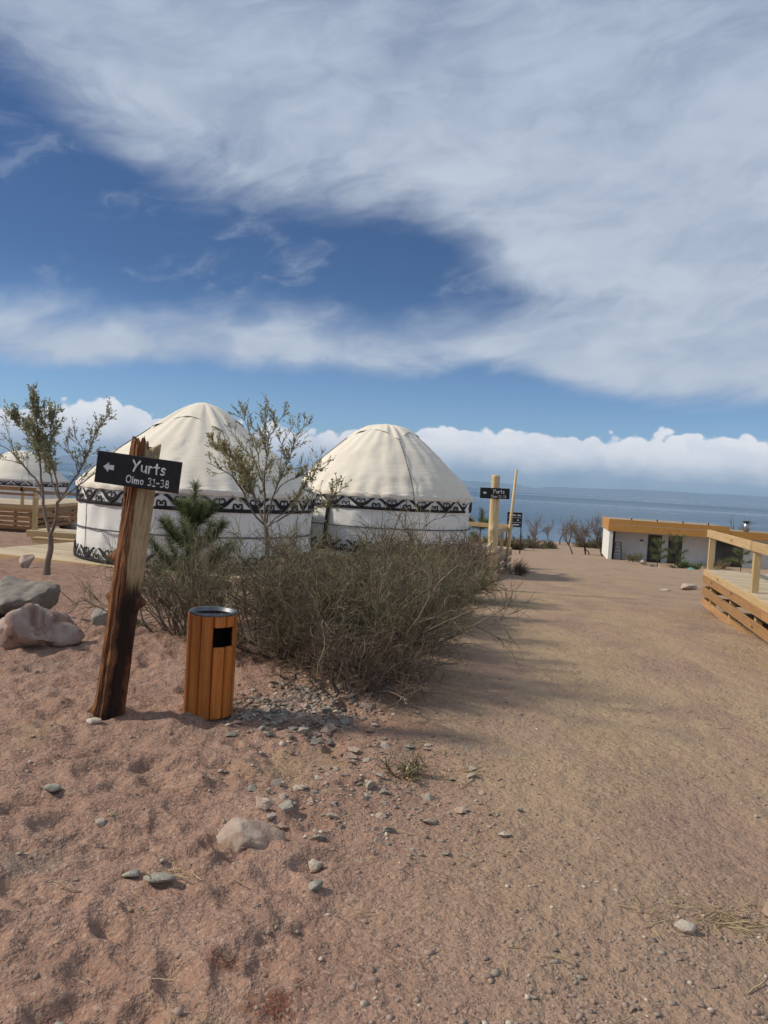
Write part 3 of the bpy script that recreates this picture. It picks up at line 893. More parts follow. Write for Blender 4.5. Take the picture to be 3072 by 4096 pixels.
# ================================================================== stroke lettering for the painted signs
GL = {  # width, strokes; x-height .62, cap height 1
 'Y': (.62, [[(0, 1), (.28, .52)], [(.60, 1), (.28, .52), (.10, .0)]]),
 'u': (.52, [[(.04, .62), (.05, .25), (.12, .06), (.26, .03), (.40, .14), (.46, .3)], [(.46, .62), (.46, .3), (.48, .0)]]),
 'r': (.42, [[(.06, .62), (.07, .0)], [(.07, .36), (.16, .56), (.28, .62), (.38, .58)]]),
 't': (.44, [[(.20, .92), (.20, .3), (.22, .0)], [(.0, .62), (.40, .64)]]),
 's': (.44, [[(.38, .56), (.26, .63), (.10, .58), (.06, .46), (.20, .34), (.36, .26), (.38, .12), (.24, .01), (.04, .05)]]),
 'O': (.78, [arc(.38, .5, .36, .48, 90, 450, 18)]),
 'i': (.18, [[(.08, .60), (.08, .0)], [(.08, .82), (.085, .86)]]),
 'm': (.78, [[(.06, .60), (.06, .0)], [(.06, .34), (.14, .54), (.26, .58), (.34, .48), (.36, .0)], [(.36, .36), (.46, .55), (.58, .57), (.66, .46), (.68, .0)]]),
 'o': (.52, [arc(.25, .30, .21, .28, 90, 450, 14)]),
 '3': (.58, [[(.06, .92), (.26, 1), (.44, .90), (.44, .70), (.20, .55), (.44, .44), (.50, .22), (.32, .02), (.06, .06)]]),
 '1': (.44, [[(.06, .84), (.24, 1), (.24, .0)], [(.06, .0), (.42, .0)]]),
 '-': (.50, [[(.06, .45), (.42, .45)]]),
 '8': (.58, [arc(.28, .76, .18, .22, 270, 630, 14), arc(.28, .27, .23, .26, 90, 450, 16)]),
 '2': (.56, [[(.06, .80), (.14, .97), (.32, 1), (.46, .86), (.42, .62), (.06, .0), (.50, .02)]]),
 '0': (.58, [arc(.28, .5, .22, .48, 90, 450, 16)]),
 ' ': (.36, []),
}
def lettering(parent, text, x0, z0, h, w, y, name='lettering', wide=1.0):
    """letters painted on a board that faces -y; one raised stroke each"""
    x = x0
    for ch in text:
        adv, strokes = GL[ch]
        if strokes:
            mb = MB()
            for st_ in strokes:
                p = np.array([(x + a * h * wide, 0, z0 + b * h) for a, b in st_])
                d0 = p[0] - p[1]; d1 = p[-1] - p[-2]
                d0 /= np.linalg.norm(d0) + 1e-9; d1 /= np.linalg.norm(d1) + 1e-9
                pts = np.concatenate([[p[0] + d0 * w * .5], [p[0] + d0 * w * .25], p, [p[-1] + d1 * w * .25], [p[-1] + d1 * w * .5]])
                rad = np.array([w * .15, w * .42] + [w * .5] * len(p) + [w * .42, w * .15])
                k = MB().tubes(pts[None], rad[None], 8, True)
                V = np.concatenate(k.v); V[:, 1] = V[:, 1] * .22 + y
                mb.raw(V, [np.concatenate(f) for f in k.f.values() if f])
            mb.build(name, M['sign_white'], parent)
        x += (adv + .13) * h * wide
    return x
def text_width(text, h, wide=1.0): return sum((GL[c][0] + .13) * h * wide for c in text) - .13 * h * wide
def arrow_left(parent, x, z, L, y):
    h = L * .95
    o = [(0, 0), (.5, .5), (.5, .22), (1, .26), (1, -.26), (.5, -.22), (.5, -.5)]
    v = [(x + a * L, y - .002, z + b * h) for a, b in o] + [(x + a * L, y + .004, z + b * h) for a, b in o]
    n = len(o)
    bm = bmesh.new()
    vs = [bm.verts.new(p) for p in v]
    bm.faces.new(vs[:n][::-1]); bm.faces.new(vs[n:])
    for i in range(n): bm.faces.new((vs[i], vs[(i + 1) % n], vs[n + (i + 1) % n], vs[n + i]))
    bmesh.ops.recalc_face_normals(bm, faces=bm.faces)
    me = bpy.data.meshes.new('arrow'); bm.to_mesh(me); bm.free()
    link('arrow', me, M['sign_white'], parent)

def bark_log_mat():
    mt, t, b = material('torn_juniper_bark')
    co = t.node('ShaderNodeTexCoord').outputs['Object']
    x, y, z = t.xyz(co)
    v = t.vmul(co, (9, 9, 1.3))
    n = t.noise(v, 2.6, 7, .65, .8); f = t.noise(t.vmul(co, (40, 40, 3.2)), 2.0, 5, .65)
    c = t.mix(t.step(n, .32, .62), (.085, .030, .012), (.40, .155, .048))
    c = t.mix(t.mul(t.step(f, .56, .74), .7), c, (.34, .155, .055))
    # rotted, almost black strip that wanders down the trunk
    s = t.add(t.sub(x, t.mul(z, .035)), t.mul(t.sub(t.noise(t.vmul(co, (2, 2, 2.6)), 1.3, 4, .6), .5), .17))
    c = t.mix(t.mul(t.mul(t.step(t.m('ABSOLUTE', t.sub(s, .030)), .055, .025), t.step(z, 1.0, .74)), .9), c, (.016, .009, .006))
    c = t.mix(t.mul(t.step(t.noise(t.vmul(co, (5, 5, 2)), 2.2, 5, .6), .52, .64), t.step(z, .95, .35, 0.0, .8)), c, (.022, .012, .008))
    # bare sapwood where the bark has been stripped, right side of the upper half
    bare = t.step(t.add(t.add(x, t.mul(y, -.12)), t.mul(t.sub(t.noise(t.vmul(co, (4, 4, 1.0)), 1.6, 4, .55), .5), .08)), .012, .028)
    up = t.step(t.add(z, t.mul(t.sub(n, .5), .25)), .80, .95)
    wood_c = t.mix(t.step(f, .4, .68), (.82, .63, .36), (.64, .45, .23))
    c = t.mix(t.mul(bare, up), c, wood_c)
    t.put(b.inputs['Base Color'], c)
    b.inputs['Roughness'].default_value = .75
    t.put(b.inputs['Normal'], t.bump(t.add(n, t.mul(f, .9)), 1.0, .06))
    return mt
M['bark_log'] = bark_log_mat()
M['pale_log'] = wood('peeled_pale_log', (.66, .51, .29), (.52, .38, .19), (.30, .18, .08), .7, 2, True, .05, .5)

def log_mesh(h, r0, r1, seed, rough=1.0, knots=(), jag=.05, n=150, m=150, bend=0.0):
    z = np.linspace(0, 1, m); a = np.linspace(0, 2 * np.pi, n, endpoint=False)
    zz, aa = np.meshgrid(z, a, indexing='ij')
    r = r0 + (r1 - r0) * zz
    ca, sa = np.cos(aa), np.sin(aa)
    nn = fbm(ca * 2.2 + 7 + zz * .5, sa * 2.2 + zz * h * 1.3, seed, 4, .55) + .6 * fbm(ca * 6 + 3, sa * 6 + zz * h * .9, seed + 9, 3)
    flake = np.round(fbm(ca * 3.6 - 2 + zz * h * .7, sa * 3.6 + zz * h * .7, seed + 20, 3) * 6) / 6
    rid = 1 - np.abs(fbm(ca * 4.5 + 11 + zz * h * .35, sa * 4.5 + zz * h * .35, seed + 60, 3)) * 4
    r = r * (1 + rough * (.15 * nn + .20 * flake + .045 * rid))
    r = r * (1 + .10 * np.exp(-zz * h / .05) * rough)                 # flare at the foot
    for ka, kz, kr, kh in knots:
        d = np.angle(np.exp(1j * (aa - ka)))
        r = r + kh * np.exp(-((d * r0 / kr) ** 2 + ((zz * h - kz) / kr) ** 2))
    Z = zz * h
    tops = jag * (np.round(fbm(ca * 3 + 1, sa * 3 + 4, seed + 40, 2) * 5) / 5 * 1.5 - .9 * (np.round(ca * 2.5) / 2.5) * (ca > .3))
    Z = Z + tops * sstep(.86, 1.0, zz)
    X = r * ca + bend * np.sin(zz * 3.0); Y = r * sa
    V = np.stack([X, Y, Z], -1).reshape(-1, 3)
    i = np.arange(m * n).reshape(m, n)
    F = np.stack([i[:-1], np.roll(i[:-1], -1, 1), np.roll(i[1:], -1, 1), i[1:]], -1).reshape(-1, 4)
    # splintered end grain
    last = V.reshape(m, n, 3)[-1]; c = last.mean(0); c[2] -= .02
    mid = (last + c) / 2; mid[:, 2] = last[:, 2] * .55 + c[2] * .45 - .01
    V = np.concatenate([V, mid, c[None]])
    j = np.arange(n) + m * n
    F2 = np.stack([i[-1], np.roll(i[-1], -1), np.roll(j, -1), j], -1)
    T = np.stack([j, np.roll(j, -1), np.full(n, len(V) - 1)], -1)
    return mesh_np('log', V, [F, F2, T], True)

def signpost(loc, lean, h, logmesh, logmat, label, text2, board_z, bw, bh, tilt, off_x, front, yaw=0.0, h1=.062, h2=.043):
    root = empty('signpost', loc, rot=(lean[0], lean[1], yaw))
    tag(root, label, 'signpost', 'direction signs to the yurts')
    link('log', logmesh, logmat, root)
    s = link('sign_board', box_mesh((bw, .022, bh), .003, 'sign'), M['sign_black'], root, (off_x, -front, board_z), (0, tilt, 0))
    k = bw / .50
    y = -.0125
    arrow_left(s, -.205 * k, .005 * k, .062 * k, y)
    w1 = text_width('Yurts', h1 * k, 1.06); lettering(s, 'Yurts', .065 * k - w1 / 2, .002 * k, h1 * k, .0105 * k, y, wide=1.06)
    w2 = text_width(text2, h2 * k, .92); lettering(s, text2, .065 * k - w2 / 2, -.070 * k, h2 * k, .0070 * k, y, wide=.92)
    return root
L1m = log_mesh(1.74, .086, .079, 4, 1.0, [(3.35, 1.03, .03, .045), (2.9, .78, .03, .04), (6.1, .77, .032, .06), (3.4, .05, .04, .04)], .055)
signpost((-1.635, 4.72, -.04), (0, R(5.3), 0), 1.7, L1m, M['bark_log'],
         'leaning rough bark signpost with a black board reading Yurts Oimo 31-38, near the orange bin', 'Oimo 31-38', 1.565, .505, .19, R(-.6), .01, .112)
L2m = log_mesh(2.25, .103, .08, 31, .55, [(4.2, 1.2, .06, .03), (5.2, .75, .07, .03), (4.0, 1.0, .05, -.02)], .02, 48, 70)
signpost((2.14, 14.75, -.45), (0, R(-1.2), 0), 2.2, L2m, M['pale_log'],
         'pale peeled log signpost with a small black board, beside the grey raised deck', 'Oimo 21-30', 1.90, .56, .205, R(.3), -.02, .118)
pole = MB().tube([(3.50, 21.6, -1.0), (3.56, 21.62, .4), (3.64, 21.65, 2.1)], [.045, .042, .036], 8).build('wooden_stake', M['pine_post'])
tag(pole, 'tall thin wooden stake rising beside the grey raised deck, right of the pale signpost', 'stake')
def info_board():
    g = gpt(8.5, 50)
    r_ = empty('notice_board', (8.5, 50.0, g), R(4)); tag(r_, 'small black notice board with white rows beyond the grey deck, by the lake path', 'notice board')
    h0 = .05 - g
    bd = board('sign_panel', r_, (0, 0, h0 - .47), (.98, .04, .95), M['sign_black'], (R(-3), 0, 0))
    for z in (.14, -.17): board('divider', bd, (0, -.024, z), (.9, .006, .022), M['sign_white'], bev=.001)
    for z, segs in ((.29, ((-.32, .12), (-.06, .26), (.28, .24))), (-.02, ((-.3, .1), (.22, .12))), (-.32, ((-.34, .12), (.1, .42)))):
        for x, w in segs: board('lettering', bd, (x, -.024, z), (w, .006, .075), M['sign_white'], bev=.001)
    for s in (-.42, .45): MB().tube([(s * 1.15, .1, -.1), (s, .03, h0 - .2)], .04, 8).build('leg', M['bark_dark'], r_)
info_board()

# ================================================================== litter bin
def litter_bin():
    b = empty('litter_bin', (-1.045, 4.86, gpt(-1.045, 4.86) - .012)); tag(b, 'round orange litter bin of varnished upright slats with metal rim, beside the bushes', 'bin')
    rad, H_, rot0 = .142, .675, math.atan2(-1.0, 4.86)
    ns = 12
    w = 2 * rad * math.tan(math.pi / ns) * .93
    j0 = R(3.7)
    full = .66
    hole = {0, 1}
    cache = {}
    def slat(k, z0, z1):
        key = (round(z0, 3), round(z1, 3))
        if key not in cache:
            bm = bmesh.new(); bmesh.ops.create_cube(bm, size=1)
            bmesh.ops.scale(bm, vec=(w, .02, z1 - z0), verts=bm.verts)
            bmesh.ops.bevel(bm, geom=list(bm.edges), offset=.005, segments=2, affect='EDGES')
            me = bpy.data.meshes.new('slat'); bm.to_mesh(me); bm.free(); cache[key] = me
        th = j0 + (k + .5) * 2 * math.pi / ns - rot0          # 0 faces the viewer, positive to the right
        o = link('slat', cache[key], M['bin_slat'], b, (math.sin(th) * rad, -math.cos(th) * rad, (z0 + z1) / 2), (0, 0, th))
        if 'screw' not in cache: cache['screw'] = MB().tube([(0, -.0095, 0), (0, -.0118, 0)], [.0042, .0036], 8).mesh('screw')
        for z in ((z1 - z0) / 2 - .03, -(z1 - z0) / 2 + .05):
            if z1 - z0 > .2: link('screw', cache['screw'], M['rim_metal'], o, (0, 0, z))
        return o
    for k in range(ns):
        if k in hole:
            slat(k, full - .072, full); slat(k, .015, full - .195)
        else: slat(k, .015, full)
    # inner steel liner with the opening cut out of it
    n, m = 48, 14
    zs = np.concatenate([[.03, full - .20, full - .196], [full - .075, full - .07, full - .01]])
    a = np.linspace(0, 2 * np.pi, n, endpoint=False)
    r = rad - .016
    V = np.array([(math.sin(t) * r, -math.cos(t) * r, z) for z in zs for t in a])
    F = []
    for i in range(len(zs) - 1):
        for j in range(n):
            th = (a[j] + math.pi / n + rot0 - j0) % (2 * math.pi)
            if 2 <= i < 3 and th < 2 * 2 * math.pi / ns: continue
            F.append((i * n + j, i * n + (j + 1) % n, (i + 1) * n + (j + 1) % n, (i + 1) * n + j))
    c = len(V); V = np.concatenate([V, [[0, 0, .03]]])
    T = [(j, c, (j + 1) % n) for j in range(n)]
    lin = MB().raw(V, [np.array(F), np.array(T)]).build('liner', M['liner'], b, True)
    # metal rim and sunk ash tray lid
    V, F = revolve([(rad - .018, full - .03), (rad + .006, full - .004), (rad + .008, full + .010), (rad + .002, full + .016), (rad - .012, full + .012), (rad - .018, full - .05), (.06, full - .07), (.001, full - .07)], 64)
    MB().raw(V, [F]).build('rim', M['rim_metal'], b, True)
litter_bin()

# ================================================================== rocks and stones
def rock_mesh(seed, size, sub=3, cuts=7, rough=.10, shape=None):
    """angular broken stone: hull of random points, edges worn, faces roughened; sub 2 is a plain low hull"""
    rng = np.random.default_rng(seed)
    n = 11 if sub <= 2 else 8 + cuts
    p = rng.normal(size=(n, 3)); p /= np.linalg.norm(p, axis=1, keepdims=True)
    p *= rng.uniform(.80, 1.0, (n, 1))
    p[:, 2] = np.clip(p[:, 2], -.75, .72)
    if shape is not None: p = np.array(shape, float) / (np.array(size) / 2)
    bm = bmesh.new()
    for q in p: bm.verts.new(q)
    h = bmesh.ops.convex_hull(bm, input=bm.verts)
    junk = [e for e in set(h['geom_interior'] + h['geom_unused']) if isinstance(e, bmesh.types.BMVert)]
    if junk: bmesh.ops.delete(bm, geom=junk, context='VERTS')
    bmesh.ops.dissolve_limit(bm, angle_limit=R(14), verts=bm.verts, edges=bm.edges)
    bmesh.ops.scale(bm, vec=[k / 2 for k in size], verts=bm.verts)
    if sub > 2:
        bmesh.ops.triangulate(bm, faces=bm.faces)
        for _ in range(sub):
            long_e = [e for e in bm.edges if e.calc_length() > max(size) * (.07 if sub > 3 else .12)]
            if long_e: bmesh.ops.subdivide_edges(bm, edges=long_e, cuts=1, use_grid_fill=False)
            bmesh.ops.triangulate(bm, faces=bm.faces)
        for _ in range(1): bmesh.ops.smooth_vert(bm, verts=bm.verts, factor=.5, use_axis_x=True, use_axis_y=True, use_axis_z=True)
        bm.normal_update()
        V = np.array([v.co[:] for v in bm.verts]); N = np.array([v.normal[:] for v in bm.verts]); U_ = V / (max(size) * .5)
        d = fbm(U_[:, 0] * 1.9 + U_[:, 2] * 1.3 + seed, U_[:, 1] * 1.9 - U_[:, 2] * 1.1, seed, 4) + .5 * fbm(U_[:, 0] * 6 + U_[:, 2] * 4, U_[:, 1] * 6 - U_[:, 2] * 5, seed + 3, 3)
        V = V + N * (d * rough * .55 * min(size))[:, None]
        for v, c in zip(bm.verts, V): v.co = c
    bmesh.ops.recalc_face_normals(bm, faces=bm.faces)
    me = bpy.data.meshes.new('rock'); bm.to_mesh(me); bm.free()
    if sub > 2:
        me.polygons.foreach_set('use_smooth', np.ones(len(me.polygons), dtype=bool))
        me.set_sharp_from_angle(angle=R(55))
    return me
def rock(name, x, y, size, mat, label, cat, seed, rz=0.0, sink=.28, group=None, sub=3, cuts=7, rough=.1, tilt=(0, 0), shape=None):
    me = rock_mesh(seed, size, sub, cuts, rough, shape)
    o = link(name, me, M[mat], None, (x, y, gpt(x, y) + size[2] * (.5 - sink)), (tilt[0], tilt[1], rz))
    return tag(o, label, cat, group)
rock('boulder', -2.74, 6.28, (.86, .62, .52), 'rock_pink', 'pink patched boulder at the left edge, in front of the grey boulder', 'rock', 5, .1, .22, sub=4, cuts=9, rough=.24, tilt=(.05, -.12))
rock('boulder', -3.72, 7.75, (1.05, .8, .68), 'rock_grey', 'smooth grey boulder cut by the left picture edge', 'rock', 12, .4, .24, sub=4, cuts=9, rough=.2)
rock('boulder', -2.62, 7.55, (.62, .42, .28), 'rock_grey', 'low dark rock just behind the pink boulder, left of the bark signpost', 'rock', 23, .0, .25, sub=4)
rock('boulder', -6.15, 13.35, (.34, .28, .40), 'rock_pink', 'small upright pink rock against the edge of the low deck', 'rock', 31, .5, .2)
rock('boulder', -11.95, 27.1, (.95, .6, .75), 'rock_grey', 'left of two pale rocks in front of the dark slatted deck', 'rock', 41, .2, .2)
rock('boulder', -11.0, 27.0, (1.15, .7, .55), 'rock_grey', 'right and longer of two pale rocks in front of the dark slatted deck', 'rock', 43, .0, .2)
rock('stone', -.47, 3.17, (.29, .23, .175), 'rock_tan', 'largest angular tan stone lying on the sand in the foreground', 'stone', 8, 0, .58, sub=4, rough=.12, shape=[(-.09, .06, .075), (-.055, -.01, .085), (.035, .06, .065), (.135, .025, .03), (.16, -.025, -.01), (-.025, -.09, .04), (-.05, -.11, -.035), (-.16, .0, .0), (-.145, .06, .02), (.025, .13, -.02), (.12, -.06, -.06), (-.12, -.07, -.07), (.06, .11, -.07)])
rock('stone', -.745, 2.80, (.155, .085, .05), 'rock_slate', 'flat greenish slab stone, larger of a touching pair in the left foreground', 'stone', 52, -.1, .2, sub=3, cuts=9, rough=.05)
rock('stone', -.875, 2.87, (.10, .075, .035), 'rock_slate', 'flat greenish slab stone, smaller of a touching pair in the left foreground', 'stone', 53, .3, .2, sub=3, cuts=9, rough=.05)
rock('stone', -.185, 3.0, (.085, .08, .06), 'rock_pale', 'knobbly pale grey stone right of the largest foreground stone', 'stone', 54, .4, .25, cuts=6, rough=.18)
rock('stone', -.17, 2.82, (.075, .06, .05), 'rock_slate', 'small grey stone just in front of the knobbly pale stone', 'stone', 64, .4, .3)
rock('stone', -1.48, 3.56, (.105, .08, .055), 'rock_slate', 'bluish grey block stone alone on the sand at the far left', 'stone', 55, .1, .2, cuts=12, rough=.04)
rock('stone', -1.15, 3.28, (.11, .07, .04), 'rock_pale', 'thin pale stone between the bluish block and the largest foreground stone', 'stone', 56, .2, .3)
rock('stone', 1.17, 2.71, (.10, .075, .05), 'rock_pale', 'pale block stone beside the dry straw at the lower right', 'stone', 57, -.3, .2, cuts=12, rough=.04)
rock('stone', 1.60, 2.90, (.16, .10, .085), 'rock_tan', 'rounded tan stone cut by the right picture edge', 'stone', 58, .2, .3)
rock('stone', -.80, 2.05, (.09, .06, .05), 'rock_slate', 'half buried dark grey stone near the bottom left of the picture', 'stone', 59, .6, .35, tilt=(0, .4))
rock('stone', .74, 3.66, (.045, .04, .03), 'rock_slate', 'small moss green stone alone on the track', 'stone', 60, 0, .2)
rock('stone', 7.55, 18.75, (.50, .34, .24), 'rock_pale', 'pale humped stone on the track left of the orange deck', 'stone', 61, .1, .25)
rock('stone', 6.75, 18.15, (.36, .22, .07), 'rock_pale', 'flat pale stone on the track left of the humped stone', 'stone', 62, -.2, .3)
rock('stone', -1.645, 4.52, (.12, .09, .06), 'rock_pale', 'pale stone at the foot of the bark signpost', 'stone', 63, .3, .3)
rock('stone', -.70, 5.02, (.115, .10, .085), 'rock_pale', 'cream rounded stone just right of the orange bin', 'stone', 65, .3, .2)
# small cairn-like cluster behind the largest foreground stone
for k, (x, y, s) in enumerate([(-.47, 3.50, (.14, .10, .06)), (-.36, 3.44, (.11, .085, .055)), (-.40, 3.60, (.09, .07, .03)), (-.34, 3.72, (.08, .05, .035)), (-.56, 3.72, (.09, .06, .03)), (-.42, 3.34, (.08, .05, .025)), (-.36, 3.30, (.07, .06, .03)), (-.26, 3.74, (.06, .05, .03))]):
    rock('stone', x, y, s, ('rock_tan', 'rock_slate', 'rock_pale')[k % 3], ('biggest tan', 'biggest grey green', 'biggest pale', 'thin tan', 'farthest grey green', 'nearest pale', 'nearest tan', 'farthest right grey green')[k] + ' stone in the loose cluster behind the largest foreground stone', 'stone', 80 + k, k * .9, .25, 'stones clustered behind the largest foreground stone', sub=2, cuts=8)

# stones heaped between bin and bush, loose stones on the sand and on the track
def copies(n, fn, base, group, label, seed, sizes, mats, name='stone'):
    rng = np.random.default_rng(seed)
    protos = [rock_mesh(base + k, (1, rng.uniform(.6, .9), rng.uniform(.4, .7)), 2, 7, .12) for k in range(6)]
    meshes = {}
    for i in range(n):
        x, y = fn(rng)
        k, m = int(rng.integers(6)), mats[int(rng.integers(len(mats)))]
        if (k, m) not in meshes:
            me = protos[k].copy(); me.materials.append(M[m]); meshes[k, m] = me
        s = sizes[0] * (sizes[1] / sizes[0]) ** (rng.random() ** 1.8)
        o = link(name, meshes[k, m], None, None, (x, y, gpt(x, y) + s * .08), (rng.uniform(-.3, .3), rng.uniform(-.3, .3), rng.uniform(0, 6.28)), (s, s, s))
        tint = {'rock_slate': 'grey green', 'rock_pale': 'pale', 'rock_tan': 'tan', 'rock_pink': 'pink', 'rock_grey': 'grey'}[m]
        tag(o, ('larger ' if s > math.sqrt(sizes[0] * sizes[1]) else 'little ') + tint + ' ' + label, 'stone', group)
def heap(rng):
    while True:
        x, y = rng.normal(-.48, .27), rng.normal(5.08, .32)
        if -0.86 < x < .35 and 4.45 < y < 6.0: return x, y
copies(130, heap, 200, 'stones heaped between bin and bush', 'stone in the heap between bin and bush', 5, (.045, .13), ['rock_slate', 'rock_slate', 'rock_pale', 'rock_tan', 'rock_pink'])
def apron(rng):
    while True:
        x, y = rng.uniform(-.75, .75), rng.uniform(3.1, 4.6)
        if rng.random() < math.exp(-((x - .08) / .55) ** 2): return x, y
copies(115, apron, 220, 'loose stones between the heap and the foreground stone', 'loose stone between the bush and the largest foreground stone', 6, (.032, .115), ['rock_pale', 'rock_pale', 'rock_slate', 'rock_tan'])
copies(34, lambda r: (r.uniform(.3, 3.2), r.uniform(1.9, 7.5)), 240, 'loose stones on the track', 'loose stone lying on the trodden track at the right', 7, (.02, .05), ['rock_pale', 'rock_tan', 'rock_pink'])
copies(24, lambda r: (r.uniform(-2.3, -.1), r.uniform(1.7, 4.6)), 260, 'loose stones on the sand', 'loose stone half sunk in the rippled sand at the left', 8, (.018, .05), ['rock_pale', 'rock_tan', 'rock_pink'])
copies(26, lambda r: (15.4 + 3.6 * (t := r.random()) + r.normal(0, .2), 49.4 - 4.2 * t + r.normal(0, .3)), 280, 'rocks along the slope by the building', 'rock in the row along the slope before the white building', 9, (.25, .75), ['rock_pale', 'rock_grey', 'rock_tan'], 'slope_rock')

# gravel too small to count
def gravel():
    rng = np.random.default_rng(77)
    n = 17000
    r = 1.35 * (14 / 1.35) ** rng.random(n); a = rng.uniform(-R(36), R(36), n)
    x = r * np.sin(a); y = r * np.cos(a)
    s = sand_mask(x, y)
    patch = fbm(x * 1.1 + 3, y * 1.1, 90, 3)
    keep = rng.random(n) < np.clip((.10 + .60 * (1 - s)) * (1 + 3.2 * patch) * np.clip((r - .8) / 2.2, .3, 1), .03, 1)
    x, y, r = x[keep], y[keep], r[keep]
    hx, hy = rng.normal(-.48, .24, 2600), rng.normal(5.08, .27, 2600)
    hx2, hy2 = rng.normal(.02, .30, 1200), rng.normal(3.8, .5, 1200)
    x = np.concatenate([x, hx, hx2]); y = np.concatenate([y, hy, hy2])
    n = len(x)
    bm = bmesh.new(); bmesh.ops.create_icosphere(bm, subdivisions=1, radius=1.0)
    bv = np.array([v.co[:] for v in bm.verts]); bf = np.array([[v.index for v in f.verts] for f in bm.faces]); bm.free()
    sz = .0034 * (4.8 ** (rng.random(n) ** 2.2))
    sz[-3800:-1200] *= 1.7
    sc = np.stack([sz * rng.uniform(.8, 1.5, n), sz * rng.uniform(.7, 1.1, n), sz * rng.uniform(.3, .62, n)], -1)
    th = rng.uniform(0, 6.28, n); c, s_ = np.cos(th), np.sin(th)
    jit = rng.uniform(.45, 1.3, (n, len(bv)))
    P = bv[None] * jit[:, :, None] * sc[:, None, :]
    X = P[:, :, 0] * c[:, None] - P[:, :, 1] * s_[:, None] + x[:, None]
    Y = P[:, :, 0] * s_[:, None] + P[:, :, 1] * c[:, None] + y[:, None]
    Z = P[:, :, 2] + (ground_z(x, y) + sc[:, 2] * .25)[:, None]
    V = np.stack([X, Y, Z], -1).reshape(-1, 3)
    F = (bf[None] + (np.arange(n) * len(bv))[:, None, None]).reshape(-1, 3)
    mt, t, b = material('mixed_gravel')
    ri = t.node('ShaderNodeNewGeometry').outputs['Random Per Island']
    c = t.mix(t.step(ri, .0, .45), (.20, .145, .115), (.34, .235, .18))
    c = t.mix(t.step(ri, .55, .62), c, (.29, .235, .175)); c = t.mix(t.step(ri, .90, .93), c, (.52, .43, .33))
    t.put(b.inputs['Base Color'], c); b.inputs['Roughness'].default_value = .9
    tag(link('gravel', mesh_np('gravel', V, [F]), mt), 'fine mixed gravel strewn over sand and track', 'gravel', kind='stuff')
gravel()

# ================================================================== vegetation
def wander(S, D, L, m, rng, jit=.25, lift=0.0, curl=0.0):
    """grow n curved polylines: starts S (n,3), directions D (n,3), lengths L (n,) -> (n,m,3)"""
    n = len(S); P = np.empty((n, m, 3)); P[:, 0] = S; d = D / np.linalg.norm(D, axis=1, keepdims=True)
    for k in range(1, m):
        d = d + rng.normal(0, jit, (n, 3)) / math.sqrt(m) + np.array([0, 0, lift / m])
        d /= np.linalg.norm(d, axis=1, keepdims=True)
        P[:, k] = P[:, k - 1] + d * (L / (m - 1))[:, None]
    return P
def along(P, n_each, lo, hi, rng):
    """points and tangents at random places along the polylines"""
    n, m, _ = P.shape
    t = rng.uniform(lo, hi, (n, n_each)) * (m - 1); i = np.minimum(t.astype(int), m - 2); f = (t - i)[..., None]
    r = np.arange(n)[:, None]
    pts = P[r, i] * (1 - f) + P[r, i + 1] * f
    tan = P[r, i + 1] - P[r, i]; tan = tan / (np.linalg.norm(tan, axis=2, keepdims=True) + 1e-9)
    return pts.reshape(-1, 3), tan.reshape(-1, 3), (t / (m - 1)).ravel()
def unit(v): return v / (np.linalg.norm(v, axis=-1, keepdims=True) + 1e-9)

def shrub(x, y, rx, ry, h, stems, label, cat, seed, mats=('twig_brown', 'twig_olive'), n1=16, n2=7, spread=1.0, lean=(0, 0), thick=1.0, group=None, twig=.26, name='shrub'):
    rng = np.random.default_rng(seed)
    z0 = gpt(x, y) - .03
    root = empty(name, (x, y, z0)); tag(root, label, cat, group)
    a = rng.uniform(0, 2 * np.pi, stems); q = np.sqrt(rng.random(stems))
    S = np.stack([np.cos(a) * q * rx * .42, np.sin(a) * q * ry * .42, np.zeros(stems)], -1)
    S[:, 2] = ground_z(S[:, 0] + x, S[:, 1] + y) - z0 - .02
    out = np.stack([np.cos(a) * q * rx, np.sin(a) * q * ry, np.zeros(stems)], -1)
    D = out * spread * .85 / h + np.array([lean[0], lean[1], 1.0]) + rng.normal(0, .16, (stems, 3))
    L = h * np.where(rng.random(stems) < .10, rng.uniform(1.05, 1.2, stems), rng.uniform(.34, 1.0, stems)) * (1.06 - .12 * q) * np.linalg.norm(D, axis=1) ** .35
    P0 = wander(S, D, L, 8, rng, .34, .10)
    r0 = np.linspace(1, .32, 8)[None] * rng.uniform(.006, .0125, stems)[:, None] * thick
    tag(MB().tubes(P0, r0, 5).build('branches', M[mats[0]], root, True), kind='stuff')
    p, t, f = along(P0, n1, .18, .98, rng)
    D1 = t + rng.normal(0, .55, t.shape) + np.array([0, 0, .08])
    P1 = wander(p, D1, h * rng.uniform(.22, .48, len(p)) * (1.1 - .55 * f), 6, rng, .62, .15)
    r1 = np.linspace(1, .4, 6)[None] * rng.uniform(.0026, .0050, len(p))[:, None] * thick
    tag(MB().tubes(P1, r1, 3).build('twigs', M[mats[0]], root, True), kind='stuff')
    p, t, f = along(P1, n2, .12, 1.0, rng)
    D2 = t + rng.normal(0, .50, t.shape) + np.array([0, 0, .12])
    P2 = wander(p, D2, twig * rng.uniform(.45, 1.15, len(p)), 4, rng, .6, .12)
    r2 = np.linspace(1, .5, 4)[None] * rng.uniform(.0016, .0031, len(p))[:, None] * thick
    tag(MB().tubes(P2, r2, 3).build('shoots', M[mats[1]], root), kind='stuff')
    return root

